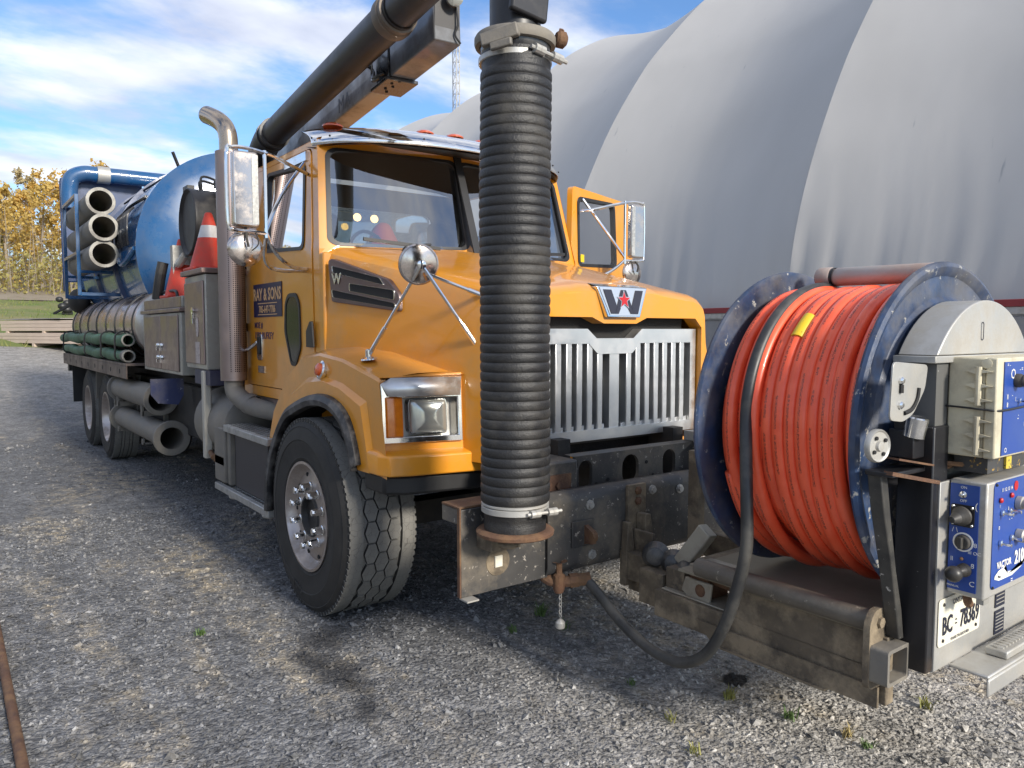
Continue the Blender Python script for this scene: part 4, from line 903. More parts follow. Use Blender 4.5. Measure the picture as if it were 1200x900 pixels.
# ---- fenders
dullc = MATS['dull_grille_chrome']; dullc.node_tree.nodes['Principled BSDF'].inputs['Specular IOR Level'].default_value = .5
A_ = [(.705, .45), (.67, .70), (.54, .91), (.38, 1.06), (.25, 1.12), (0, 1.19), (-.2, 1.205), (-.36, 1.175), (-.47, 1.11), (-.54, 1.0), (-.575, .90)]
O_ = [(.86, .45), (.855, .62), (.815, .87), (.70, 1.10), (.45, 1.335), (.20, 1.452), (-.05, 1.475), (-.35, 1.45), (-.78, 1.365), (-.84, 1.02), (-.85, .90)]
def fender(s):
    g = B(); n = len(A_)
    def xo(i): return 1.205 if i < 9 else 1.21
    r1_ = [(s * 1.225, y, z) for y, z in A_]; rm = [(s * 1.222, (a[0] * .55 + b[0] * .45), (a[1] * .55 + b[1] * .45)) for a, b in zip(A_, O_)]
    rm2 = [(s * 1.200, (a[0] * .45 + b[0] * .55), (a[1] * .45 + b[1] * .55)) for a, b in zip(A_, O_)]
    r2_ = [(s * 1.200, y, z - .012) for y, z in O_]; g.grid([r1_, rm, rm2, r2_])
    inn = [(.86, .45, 1.03), (.855, .62, 1.03), (.815, .87, 1.03), (.70, 1.12, 1.03), (.48, 1.40, 1.0), (.22, 1.515, .88), (-.05, 1.515, .86), (-.35, 1.488, .83), (-.80, 1.395, .80)]
    ro = [(s * 1.188, y, z + .003) for y, z in O_[:9]]; mid = [(s * (1.19 + x) / 2, (o[0] + y) / 2, (o[1] + z) / 2 + .012) for o, (y, z, x) in zip(O_, inn)]
    ri = [(s * x, y, z) for y, z, x in inn]; g.grid([r2_[:9], ro, mid, ri])
    fen = g.obj('fender', yellow, TR, smooth=32)
    # front face with the lamp opening
    FA, FB = np.array([s * 1.197, -.785]), np.array([s * .79, -.905])
    def f(u, v, t):
        p = FA + (FB - FA) * u; sl_ = (v - 1.0) * .06; return (p[0], p[1] + t + sl_, v)
    q = B(); q.ring([(0, 1.0), (1.0, 1.0), (1.0, 1.395), (.0, 1.362)], [(.03, 1.065), (.93, 1.065), (.93, 1.36), (.03, 1.34)], f, 0, .03)
    q.add([f(-.005, 1.374, -.022), (s * 1.192, -.765, 1.368), (s * .80, -.785, 1.398), f(1.02, 1.385, -.022)], [(0, 1, 2, 3)])
    q.obj('fender_front', yellow, fen, smooth=30)
    # apron below the lamp
    ap = [(1.222, -.57), (1.222, -.80), (1.195, -.862), (1.10, -.90), (.66, -.985), (.66, -.6)]
    q = B(); m = len(ap); lo = [(s * x, y, .900) for x, y in ap]; hi = [(s * x, y, .998) for x, y in ap]; tp = [(s * (x - (.012 if x > 1 else 0)), min(y + .06, -.57) if y < -.65 else y, 1.018) for x, y in ap]
    q.add(lo + hi + tp, [(i, (i + 1) % m, m + (i + 1) % m, m + i) for i in range(m)] + [(m + i, m + (i + 1) % m, 2 * m + (i + 1) % m, 2 * m + i) for i in range(m)] + [tuple(range(m))[::-1], tuple(range(2 * m, 3 * m))])
    q.obj('apron', yellow, fen, bevel=.008)
    q = B(); q.prism([(s * 1.19, -.58), (s * 1.19, -.79), (s * 1.10, -.86), (s * .70, -.93), (s * .70, -.6)], XY(0), .80, .897); q.obj('splash_apron', dkrub, fen, bevel=.015)
    # arch flare and dark wheel well
    q = B(); sec_ = [(-.055, .0), (-.05, .030), (-.02, .046), (.01, .040), (.018, .0)]; rows = []
    P = spline([(0, y, z) for y, z in A_], 3); c0 = np.array([0, .02, .45])
    for p in P:
        d = p - c0; d /= np.linalg.norm(d); rows.append([tuple(p + d * (-a) + np.array([s * (1.222 + b), 0, 0])) for a, b in sec_])
    q.grid(rows); q.obj('arch_flare', mat('flare_black', (.02, .02, .022), .5, dirt=(.20, .19, .18), damt=.6, dscale=9), fen, solid=.012)
    q = B(); q.grid([[(s * 1.215, y, z) for y, z in A_], [(s * .5, y, z + .02) for y, z in A_]]); q.obj('wheel_well', inside, fen)
    # lamp
    bz = B(); fi = lambda u, v, t: f(u, v, t)
    bz.ring([(.0, 1.055), (.955, 1.055), (.955, 1.372), (.12, 1.372), (.0, 1.345)], [(.055, 1.085), (.90, 1.085), (.90, 1.275), (.055, 1.275)], f, -.022, .06, .004)
    bez = bz.obj('headlight_bezel', chrome, fen, bevel=.004)
    q = B(); q.add([f(.0, 1.345, -.024), f(.12, 1.374, -.024), f(.955, 1.374, -.024), f(.90, 1.285, -.05), f(.06, 1.285, -.05)], [(0, 1, 2, 3, 4)]); q.obj('bezel_brow', mat('dull_grille_chrome', (.64, .64, .63), .17), bez, solid=.004)
    q = B(); q.bx(0, 1, 0, 1, 0, 1); q.v = [tuple(f(.03 + .9 * u, 1.07 + .23 * w_, .055 + .01 * t)) for u, t, w_ in q.v]; q.obj('bezel_back', oxid, bez)
    rr_ = rrect(.565, 1.180, .44, .165, .03)
    q = B(); cx, cz = .565, 1.18; rings = []
    for k, tt in ((1.0, .045), (1.0, .0), (.97, -.008), (.88, -.014), (.7, -.020), (.5, -.024), (.25, -.027)): rings.append([f(cx + (u - cx) * k, cz + (v - cz) * k, tt) for u, v in rr_])
    nn_ = len(rr_); q.add([p for r3 in rings for p in r3], [(j * nn_ + i, j * nn_ + (i + 1) % nn_, (j + 1) * nn_ + (i + 1) % nn_, (j + 1) * nn_ + i) for j in range(6) for i in range(nn_)] + [tuple(range(6 * nn_, 7 * nn_))]); q.obj('headlight', lampglass, bez)
    q = B(); q.ring([(u * 1.0 + (u - cx) * .05, v + (v - cz) * .05) for u, v in rr_], rr_, f, .0, .04); q.obj('headlight_ring', chrome, bez)
    # wrap-round turn signal
    q = B(); am = [(.035, .02), (.04, -.018), (.055, -.034), (.12, -.038), (.235, -.030), (.245, .03)]
    rows = []
    for v, k in ((1.078, .35), (1.09, .95), (1.13, 1), (1.18, 1), (1.24, 1), (1.275, .95), (1.287, .35)): rows.append([f(u if u > 0 else u * .5, v, t * k) for u, t in am])
    q.grid(rows); q.obj('turn_signal', amber, bez)
    q = B(); o3 = (s * 1.207, -.10, 1.385); q.lathe(o3, (s, 0, .25), [(.052, -.01), (.052, .008), (.040, .014), (.036, .012)], n=20); mk = q.obj('side_marker_base', chrome, fen)
    q = B(); q.lathe(o3, (s, 0, .25), [(.037, .01), (.034, .028), (.02, .036), (0, .038)], n=16); q.obj('side_marker_lens', redlens, fen)
    return fen
fender(-1); fender(1)

# ---- front bumper and the bracket work on it
g = B()
sec_ = [(-1.46, .872), (-1.485, .872), (-1.512, .862), (-1.528, .845), (-1.532, .82), (-1.532, .54), (-1.522, .515), (-1.50, .50), (-1.44, .498)]
m_ = [(-.76, y, z) for y, z in sec_]; e_ = [(1.2, y, z) for y, z in sec_]; g.grid([m_, e_])
bum = g.obj('bumper', blackp, TR, solid=.012)
q = B(); q.bx(-1.205, -.745, -1.51, -1.497, .497, .866); q.bx(-1.205, -1.192, -1.497, -1.36, .80, .866); q.obj('bumper_wing', blackp, bum, bevel=.003)
q = B(); q.bx(-1.207, -.90, -1.50, -1.36, .8665, .876); q.bx(-1.213, -1.2055, -1.512, -1.49, .497, .876); q.obj('bumper_edge', rust, bum, bevel=.002)
q = B(); q.bx(-1.208, -1.15, -1.56, -1.50, .490, .4965); q.obj('bumper_lip', oxid, bum)
for x, z in ((-.515, .80), (-.50, .565), (-.10, .82), (.10, .80)): q = B(); q.lathe((x, -1.533, z), (0, -1, 0), [(.024, 0), (.024, .006), (.015, .007), (.015, .018), (0, .019)], n=8); q.obj('bolt', oxid, bum)
q = B(); q.lathe((-1.02, -1.51, .62), (0, -1, 0), [(.062, 0), (.060, .004), (.02, .006), (0, .006)], n=18); q.obj('lamp_backing', muddy, bum)
q = B(); q.bx(-1.042, -1.003, -1.524, -1.514, .598, .648); q.obj('reflector', platew, bum, bevel=.003)
q = B(); q.bx(-.63, -.50, -1.545, -1.533, .615, .735); q.obj('hook_plate', blackp, bum, bevel=.002)
q = B(); q.prism([(-1.54, .715), (-1.60, .69), (-1.60, .635), (-1.54, .625)], YZ(-.545), -.012, .012); q.lathe((-.545, -1.58, .667), (1, 0, 0), [(.03, -.014), (.03, .014), (.016, .014), (.016, -.014)], n=12, closed=True); q.obj('hook_lug', rust, bum)
# pierced cross member behind the bumper
q = B()
for x0, x1, cx, wv in ((-.47, -.17, -.385, .09), (-.17, .13, -.075, .12), (.13, .42, .215, .10)): q.ring([(x0, .80), (x1, .80), (x1, .995), (x0, .995)], rrect(cx, .895, wv, .15, wv * .48, 6), XZ(-1.36), 0, .02)
q.add([(-.47, -1.36, .995), (.42, -1.36, .995), (.42, -1.30, 1.0), (-.47, -1.30, 1.0)], [(0, 1, 2, 3)]); q.bx(.42, 1.0, -1.36, -1.33, .80, .995)
q.obj('pierced_cross_member', blackp, TR)
q = B(); q.bx(-.78, -.47, -1.40, -1.16, .82, .99); q.obj('cross_member_end', blackp, TR, bevel=.012)
q = B(); q.bx(-.74, -.52, -1.41, -1.401, .835, .93)
for x in (-.66, -.60): q.lathe((x, -1.41, .88), (0, -1, 0), [(.02, 0), (.02, .012), (0, .013)], n=6)
q.obj('bolt_plate', rust, TR)
for x, z in ((-.315, .845), (-.235, .86), (.04, .92), (.09, .845)): q = B(); q.lathe((x, -1.361, z), (0, -1, 0), [(.010, 0), (.009, .003), (0, .003)], n=8); q.obj('pierced_hole', inside, TR)
q = B(); q.tube([(.40, -1.38, 1.0), (.36, -1.42, 1.06), (.40, -1.44, 1.10), (.47, -1.42, 1.08)], .012, n=8); q.bx(.40, .75, -1.5, -1.3, 1.0, 1.05); q.obj('latch_loop', oxid, TR)
# gusset bracket carrying the reel frame
q = B(); q.bx(-.285, -.165, -1.556, -1.534, .42, .865); q.bx(-.275, -.255, -1.70, -1.55, .36, .66)
q.prism([(-.345, .40), (-.33, .70), (-.305, .70), (-.26, .40)], XZ(-1.60), 0, .04); q.prism([(-.235, .42), (-.235, .73), (-.20, .73), (-.14, .42)], XZ(-1.62), 0, .06)
gs = q.obj('gusset_bracket', muddy, TR, bevel=.003)
for z in (.835, .785): q = B(); q.lathe((-.225, -1.557, z), (0, -1, 0), [(.02, 0), (.02, .01), (.012, .016), (0, .017)], n=6); q.obj('bolt', rust, gs)
# drain valve, its hanging chain and cap
q = B(); q.tube([(-.74, -1.46, .50), (-.72, -1.50, .475), (-.66, -1.545, .47), (-.585, -1.585, .475)], .026, n=10); q.tube([(-.66, -1.42, .52), (-.68, -1.5, .49)], .03, n=10); q.lathe((-.63, -1.555, .472), (.9, -.45, .06), [(.034, -.02), (.034, .02), (.03, .022), (.03, .075), (.022, .078)], n=8); val = q.obj('drain_valve', rust, TR)
q = B(); q.lathe((-.70, -1.535, .475), (0, 0, 1), [(.02, -.05), (.028, -.03), (.028, .03), (.015, .04), (.015, .09), (.04, .095)], n=10); q.obj('valve_body', rust, val)
lk = None
for i in range(8):
    if lk is None: q = B(); q.tube([(.0065 * math.cos(a), 0, .011 * math.sin(a)) for a in np.linspace(0, 6.283, 9)[:-1]], .0022, n=5, k=2, closed=True); lk = q.obj('chain_link', oxid, val, loc=(-.695, -1.54, .435)); c = lk
    else: c = link_copy(lk, val, (-.695, -1.54, .435 - i * .0165)); c.rotation_euler = (0, 0, R(90 * (i % 2)))
q = B(); q.lathe((-.695, -1.54, .262), (0, 0, 1), [(0, 0), (.020, 0), (.022, .006), (.022, .026), (.014, .036), (.006, .042), (0, .044)], n=12); q.obj('chain_cap', oxid, val)

# ---- hose reel on the front of the bumper
FY, BY, RZ, RR = -2.84, -2.22, 1.24, .60
q = B()
for s in (-1, 1):
    q.bx(s * .40, s * .45, -2.90, -1.88, .37, .485); q.bx(s * .405, s * .45, -2.90, -2.27, .485, .60); q.bx(s * .30, s * .45, -2.90, -1.88, .43, .437); q.bx(s * .26, s * .33, -1.95, -1.545, .43, .56)
q.bx(-.40, -.22, -1.88, -1.74, .38, .535)
q.bx(-.40, .40, -2.0, -1.9, .45, .58); q.bx(-.40, .40, -2.85, -2.75, .45, .58)
reel = q.obj('hose_reel', muddy, TR, bevel=.006)
q = B(); q.bx(-.46, .46, -2.86, -2.02, .603, .612); q.obj('base_plate', mat('dusty_tan_plate', (.27, .235, .17), .9, col2=(.19, .165, .12), nscale=8), reel)
q = B(); q.prism([(-2.88, .43), (-2.88, .36), (-2.20, .36), (-2.12, .43)], YZ(-.455), -.012, .0); q.bx(-.48, -.40, -2.70, -2.20, .352, .360); q.obj('skirt_plate', muddy, reel)
q = B(); q.tube([(-.475, -2.86, .652), (-.475, -2.14, .652)], .037, n=14, sm=False); q.obj('round_bar', mat('grey_worn_bar', (.10, .088, .072), .55, .3, col2=(.19, .165, .13), nscale=6, namt=.9, flake=(.32, .28, .22), fscale=18, fpos=.62, bump=.2), reel)
q = B(); q.prism(rpoly([(-.535, .44), (-.535, .66), (-.505, .70), (-.445, .70), (-.415, .66), (-.415, .44)], .03), XZ(-2.885), 0, .022); q.lathe((-.475, -2.885, .655), (0, -1, 0), [(.018, 0), (.018, .01), (0, .011)], n=6); q.obj('end_plate', muddy, reel)
q = B(); q.ring(rrect(-.465, .53, .135, .12, .012), rrect(-.465, .53, .11, .095, .008), XZ(-2.945), 0, .05, .06); q.bx(-.52, -.41, -2.9, -2.895, .48, .58); q.obj('tube_socket', ductile, reel)
q = B(); q.bx(-.5205, -.47, -2.897, -2.8955, .485, .578); q.obj('socket_rust', rust, reel)
# drum, flanges
q = B(); q.lathe((0, BY, RZ), (0, -1, 0), [(.44, 0), (.44, .62)], n=48); q.obj('drum', chassis, reel)
for Y, s in ((BY, 1), (FY, -1)):
    q = B(); q.lathe((0, Y, RZ), (0, s, 0), [(.10, .0), (.30, .0), (.31, .012), (.47, .012), (.485, .0), (.555, .0), (.57, .012), (.588, .018), (.602, .012), (.607, 0), (.602, -.010), (.585, -.012), (.57, -.006), (.30, -.008), (.10, -.008)], n=80, closed=True); q.obj('flange', reelblue, reel)
q = B(); q.cyl((0, BY + .1, RZ), (0, FY - .14, RZ), .05, n=16); q.obj('axle', chassis, reel)
# orange hose: one continuous winding
def orange_material():
    m = bpy.data.materials.new('orange_hose'); m.use_nodes = True; t = m.node_tree; nn = t.nodes; ll = t.links; p = nn['Principled BSDF']; p.inputs['Roughness'].default_value = .36; p.inputs['Coat Weight'].default_value = .15
    A = nn.new('ShaderNodeAttribute'); A.attribute_name = 'run'; sp = nn.new('ShaderNodeSeparateXYZ'); ll.new(A.outputs['Vector'], sp.inputs[0])
    def mth(op, a, b):
        q = nn.new('ShaderNodeMath'); q.operation = op
        for i, v in enumerate((a, b)):
            if isinstance(v, (int, float)): q.inputs[i].default_value = v
            else: ll.new(v, q.inputs[i])
        return q.outputs[0]
    # one printed line of small characters along each turn
    d = mth('ABSOLUTE', mth('SUBTRACT', sp.outputs[1], 0.5), 0); band = mth('LESS_THAN', d, .028)
    cx = nn.new('ShaderNodeCombineXYZ'); ll.new(mth('MULTIPLY', sp.outputs[0], 90), cx.inputs[0]); ll.new(mth('MULTIPLY', sp.outputs[1], 42), cx.inputs[1])
    v = nn.new('ShaderNodeTexNoise'); v.inputs['Scale'].default_value = 1.7; v.inputs['Detail'].default_value = 2; ll.new(cx.outputs[0], v.inputs['Vector'])
    wds = nn.new('ShaderNodeTexNoise'); wds.noise_dimensions = '1D'; wds.inputs['Scale'].default_value = 7.0; wds.inputs['Detail'].default_value = 1; ll.new(sp.outputs[0], wds.inputs['W'])
    ink_ = mth('MULTIPLY', mth('MULTIPLY', band, mth('GREATER_THAN', v.outputs[0], .5)), mth('GREATER_THAN', wds.outputs[0], .44))
    co = nn.new('ShaderNodeTexCoord').outputs['Object']; nz = nn.new('ShaderNodeTexNoise'); nz.inputs['Scale'].default_value = 14; nz.inputs['Detail'].default_value = 6; ll.new(co, nz.inputs['Vector'])
    r_ = nn.new('ShaderNodeValToRGB'); r_.color_ramp.elements[0].position = .25; r_.color_ramp.elements[0].color = (.84, .095, .034, 1); r_.color_ramp.elements[1].position = .75; r_.color_ramp.elements[1].color = (.95, .145, .060, 1); ll.new(nz.outputs[0], r_.inputs[0])
    x = nn.new('ShaderNodeMixRGB'); ll.new(mth('MULTIPLY', ink_, .85), x.inputs[0]); ll.new(r_.outputs[0], x.inputs[1]); x.inputs[2].default_value = (.06, .012, .008, 1); ll.new(x.outputs[0], p.inputs['Base Color'])
    return m
def winding(y0, y1, turns, r0, rh, name, m, seed, lean, a_off=0.0, sag=.0, jit=.006):
    r_ = np.random.default_rng(seed); n = 12; seg = 84; N_ = int(turns * seg); V = []; U = []; off = r_.normal(0, jit, int(turns) + 3); yo = r_.normal(0, .007, int(turns) + 3)
    for i in range(N_ + 1):
        t = i / seg; a = a_off + t * 2 * math.pi; k = int(t); fr_ = t - k; fr_ = fr_ * fr_ * (3 - 2 * fr_)
        lay = off[k] * (1 - fr_) + off[k + 1] * fr_; dy = yo[k] * (1 - fr_) + yo[k + 1] * fr_
        low = max(0, -math.sin(a)) ** 2
        rad = r0 + lay + sag * low * (.5 + .5 * math.sin(k * 2.4 + 1))
        y = y0 + (y1 - y0) * t / turns + dy + lean * math.sin(a + .5) * .5 + low * .010 * math.sin(k * 3.1)
        c = np.array([math.cos(a) * rad, y, RZ + math.sin(a) * rad]); u = np.array([math.cos(a), 0, math.sin(a)]); w_ = np.array([0, 1., 0])
        for j in range(n): b = 2 * math.pi * j / n; V.append(c + (u * math.cos(b) + w_ * math.sin(b)) * rh); U.append((t * 2 * math.pi * r0, (j / n + .5) % 1.0, 0))
    F = [(i * n + j, i * n + (j + 1) % n, (i + 1) * n + (j + 1) % n, (i + 1) * n + j) for i in range(N_) for j in range(n)] + [tuple(range(n))[::-1], tuple(range(N_ * n, N_ * n + n))]
    me = bpy.data.meshes.new(name); me.from_pydata([tuple(v) for v in V], [], F); me.materials.append(m); me.polygons.foreach_set('use_smooth', [True] * len(F))
    at = me.attributes.new('run', 'FLOAT_VECTOR', 'POINT'); at.data.foreach_set('vector', np.array(U, 'f').ravel())
    o = bpy.data.objects.new(name, me); COL.objects.link(o); o.parent = reel; return o
om = orange_material()
winding(-2.275, -2.788, 11.0, .512, .0255, 'orange_hose', om, 4, .030, R(200), .055)
winding(-2.275, -2.79, 10.4, .478, .0262, 'lower_hose_layer', om, 9, -.02, R(40), .0)
# black leader: lies in the winding over the top, then drops down the near side and loops back to the bumper
pts = []
for d in range(20, 181, 12):
    a = R(d); f_ = (d - 20) / 160; pts.append((math.cos(a) * (.528 + .012 * f_), -2.345 - .055 * f_ + .0 * d, RZ + math.sin(a) * (.528 + .012 * f_)))
pts += [(-.575, -2.43, 1.12), (-.60, -2.455, .98), (-.605, -2.46, .82), (-.600, -2.42, .66), (-.595, -2.36, .50), (-.59, -2.27, .36), (-.585, -2.14, .285), (-.58, -1.98, .285), (-.575, -1.82, .335), (-.57, -1.69, .405), (-.575, -1.60, .462), (-.585, -1.575, .475)]
q = B(); q.tube(pts, .0225, n=12, k=5); q.obj('black_leader_hose', mat('black_hose', (.024, .025, .026), .42, col2=(.04, .04, .04), dirt=(.15, .14, .12), damt=.35, dscale=5), reel)
q = B(); a0 = 118
tape = [(math.cos(R(d)) * .514, -2.508, RZ + math.sin(R(d)) * .514) for d in (128, 131, 134, 137, 140)]
q.tube(tape, .0285, n=12, k=3); q.obj('yellow_tape', yellowtape, reel)
# pale guide pipe on top of the reel
q = B(); q.lathe((.05, -2.775, 1.815), (0, 1, .012), [(0, 0), (.030, 0), (.037, .004), (.037, .38), (.034, .385), (.034, .40), (.038, .402), (.041, .408), (.041, .455), (.036, .465), (.0, .465)], n=20); gp = q.obj('guide_pipe', mat('pale_chalky_pipe', (.46, .44, .41), .5, .2, col2=(.42, .27, .20), nscale=5, namt=.8, flake=(.10, .06, .05), fscale=22, fpos=.70), reel)
q = B(); q.lathe((.05, -2.775, 1.815), (0, 1, .012), [(.0375, .388), (.0378, .392), (.0378, .402), (.037, .404)], n=20); q.obj('pipe_gasket', dkrub, reel)
# support posts and brackets
q = B(); q.bx(-.40, -.30, -3.0, -2.885, .50, 1.30); blacks = mat('speckled_black_paint', (.011, .011, .013), .36, col2=(.02, .02, .023), flake=(.50, .48, .45), fscale=42, fpos=.67, dirt=(.13, .085, .05), damt=.4, dscale=3.2, dlo=.52, dhi=.66)
po = q.obj('support_post', blacks, reel, bevel=.005)
q = B(); q.bx(-.36, .50, -3.006, -2.994, .50, 1.12); q.bx(-.36, .50, -3.0, -2.88, .495, .5); q.obj('front_plate', oxid, reel, bevel=.002)
q = B(); q.prism(rpoly([(-.63, 1.51), (-.415, 1.495), (-.43, 1.42), (-.50, 1.345), (-.56, 1.325), (-.64, 1.335)], .02), XZ(-2.98), 0, .006); q.obj('slotted_plate', oxid, reel, bevel=.001)
q = B(); q.tube([(-.475, -2.982, 1.425), (-.485, -2.982, 1.39), (-.515, -2.982, 1.362), (-.56, -2.982, 1.352)], .007, n=6); q.tube([(-.585, -2.982, 1.44), (-.585, -2.982, 1.415)], .009, n=6); q.obj('plate_slot', inside, reel)
for z in (1.452, 1.378): q = B(); q.lathe((-.585, -2.98, z), (0, -1, 0), [(.012, 0), (.012, .006), (.007, .011), (0, .012)], n=8); q.obj('bolt', chrome, reel)
q = B(); q.bx(-.46, -.30, -2.96, -2.90, 1.27, 1.325); q.bx(-.60, -.32, -2.975, -2.885, 1.155, 1.172); q.bx(-.47, -.33, -2.97, -2.89, 1.20, 1.29)
q.obj('bearing_bracket', blacks, reel, bevel=.004)
q = B(); q.prism([(-.585, 1.155), (-.545, 1.155), (-.515, 1.02), (-.47, .84), (-.425, .70), (-.405, .60), (-.435, .60), (-.50, .86), (-.555, 1.03)], XZ(-2.93), 0, .045); q.obj('curved_arm', mat('scraped_arm', (.085, .08, .07), .5, .2, col2=(.03, .03, .03), nscale=12, namt=.9, flake=(.55, .53, .48), fscale=26, fpos=.63), reel, bevel=.004)
q = B(); q.bx(-.47, -.41, -2.895, -2.885, 1.10, 1.155); q.obj('arm_tab', blacks, reel)
q = B(); q.lathe((-.45, -2.965, 1.30), (0, -.2, 1), [(.033, -.03), (.033, .03), (.028, .034), (0, .036)], n=16); q.obj('bearing_cup', chrome, reel)
q = B(); q.bar((-.60, -2.96, 1.17), (-.36, -2.99, 1.12), .03, .012); q.bar((-.56, -2.95, 1.21), (-.40, -2.98, 1.18), .05, .006); q.obj('bracket_arm', rust, reel)
q = B(); q.lathe((-.605, -2.93, 1.25), (-.15, -1, 0), [(.052, -.012), (.052, .0), (.048, .006), (.043, .002), (.018, .002), (.014, .010), (0, .011)], n=28); pu = q.obj('guide_pulley', oxid, reel)
for k in range(4): a = k * math.pi / 2 + .6; q = B(); q.lathe((-.605 + .030 * math.cos(a), -2.9345 + .0045 * math.cos(a) * -1, 1.25 + .030 * math.sin(a)), (-.15, -1, 0), [(.0065, 0), (.006, .0035), (0, .004)], n=8); q.obj('pulley_hole', inside, reel)
# rounded aluminium chain cover
CX, CZ, CR = -.05, 1.274, .43
arc = [(CX + CR * math.cos(a), CZ + CR * math.sin(a)) for a in np.linspace(R(35.5), R(144.5), 25)]
q = B(); q.prism(arc, XZ(-3.0), 0, .125); cc = q.obj('chain_cover', oxid, reel, bevel=.004)
q = B(); q.bx(-.42, .32, -3.004, -2.87, 1.500, 1.522); q.obj('cover_flange', oxid, reel, bevel=.002)
q = B(); q.ring(rrect(-.09, 1.60, .02, .062, .009), rrect(-.09, 1.60, .015, .056, .007), XZ(-3.0015), 0, .001); q.obj('cover_slot_mark', ink, reel)
q = B(); q.bx(-.38, -.30, -2.99, -2.90, 1.30, 1.50); q.bx(-.36, .45, -2.96, -2.90, 1.10, 1.50); q.obj('drive_housing', mat('speckled_grey_steel', (.13, .13, .125), .6, .3, flake=(.5, .5, .48), fscale=60, fpos=.68), reel)
# spring-loaded arm with rubber rollers between bumper and reel
q = B(); q.bar((-.30, -1.905, .575), (-.27, -2.02, .745), .075, .06, (1, 0, 0)); arm = q.obj('roller_arm', mat('pale_worn_bracket', (.40, .37, .30), .5, .4, col2=(.28, .25, .2), dirt=(.2, .15, .1), damt=.6), reel, bevel=.006)
for o3, r0 in (((-.33, -1.775, .585), .060), ((-.31, -1.865, .570), .056), ((-.335, -1.965, .545), .060)):
    q = B(); q.lathe(o3, (-.75, -.6, .15), [(.02, -.05), (r0, -.04), (r0 + .004, -.02), (r0 - .006, .0), (.04, .026), (.016, .034), (0, .036)], n=22); q.obj('rubber_roller', mat('roller_rubber', (.03, .032, .035), .28, dirt=(.2, .18, .15), damt=.4, dscale=12), reel)
q = B(); q.bx(-.40, -.27, -2.13, -2.03, .49, .585); q.prism([(-2.24, .60), (-2.04, .60), (-2.04, .56), (-2.26, .55)], YZ(-.38), 0, .12); q.lathe((-.405, -2.10, .53), (-1, 0, 0), [(.028, -.01), (.028, .012), (.014, .02), (0, .021)], n=10); q.obj('rusty_clevis', rust, reel, bevel=.006)
q = B(); q.bx(-.39, -.25, -2.22, -2.02, .602, .622); q.prism([(-2.15, .49), (-2.06, .47), (-2.0, .51), (-2.02, .57), (-2.16, .57)], YZ(-.415), 0, .012); q.bx(-.43, -.25, -2.26, -1.90, .485, .493); q.obj('clevis_plate', mat('pale_worn_bracket', (.40, .37, .30), .5), reel, bevel=.004)
q = B(); q.bx(.02, .07, -1.72, -1.66, .50, 1.02); q.bx(.12, .17, -2.14, -2.10, .6, 1.35); q.bar((.05, -1.9, .62), (.22, -2.1, 1.15), .03, .05); q.obj('inner_upright', muddy, reel)
lk2 = None
for i in range(16):
    if lk2 is None: q = B(); q.bx(-.008, .008, -.022, .022, -.009, .009); lk2 = q.obj('roller_chain_link', oxid, reel, bevel=.006, loc=(.02, -2.15, .60)); c = lk2
    else: c = link_copy(lk2, reel, (.02 + .012 * i, -2.15 + .0 * i, .60 + .040 * i))
    c.rotation_euler = (R(75), 0, 0)

# licence plate and front step
q = B(); q.prism(rrect(-.195, .655, .305, .158, .015), XZ(-3.0105), 0, .0025); pl = q.obj('licence_plate', platew, reel, bevel=.0008); pl['label'] = 'worn white licence plate'
text('plate_lettering', 'BC', .084, (-.287, -3.0125, .640), (1, 0, 0), (0, 0, 1), ink, reel, xs=.68, bold=.0012)
text('plate_lettering', '78369', .084, (-.125, -3.0125, .640), (1, 0, 0), (0, 0, 1), ink, reel, xs=.68, bold=.0012)
text('plate_lettering', 'ONTARIO', .026, (-.195, -3.0125, .711), (1, 0, 0), (0, 0, 1), mat('plate_ink_soft', (.12, .12, .13), .5), reel)
text('plate_lettering', 'YOURS TO DISCOVER', .0135, (-.195, -3.0125, .588), (1, 0, 0), (0, 0, 1), mat('plate_ink_soft', (.12, .12, .13), .5), reel)
q = B(); q.prism([(-.231, .633), (-.219, .633), (-.219, .637), (-.231, .637)], XZ(-3.0128), 0, .001); q.prism([(-.231, .646), (-.225, .652), (-.219, .646)], XZ(-3.0128), 0, .001); q.obj('plate_crown', ink, reel)
for x in (-.315, -.075):
    for z in (.715, .595): q = B(); q.lathe((x, -3.011, z), (0, -1, 0), [(.006, 0), (.006, .003), (0, .004)], n=8); q.obj('plate_screw', chassis, reel)
q = B(); q.bx(-.26, .55, -3.13, -3.008, .492, .504); q.bx(-.08, .55, -3.115, -3.045, .505, .532); q.bx(-.26, .55, -3.132, -3.122, .435, .492); q.obj('front_step', oxid, reel, bevel=.006)
q = B()
for i in range(24): q.ball((-.06 + i * .026, -3.08, .534), .013, 6, (1, 1.6, .5))
q.obj('step_grip_lugs', oxid, reel, kind='stuff')
for z, hh in ((.665, .10), (.56, .085)):
    q = B(); q.bx(.085, .165, -3.0095, -3.0065, z - hh / 2, z + hh / 2); q.obj('data_plate', ink, reel)
    q = B()
    for k in range(6): q.bx(.092, .158, -3.0105, -3.0096, z - hh / 2 + .012 + k * hh / 7, z - hh / 2 + .0155 + k * hh / 7)
    q.obj('data_plate_lines', boxgrey, reel)

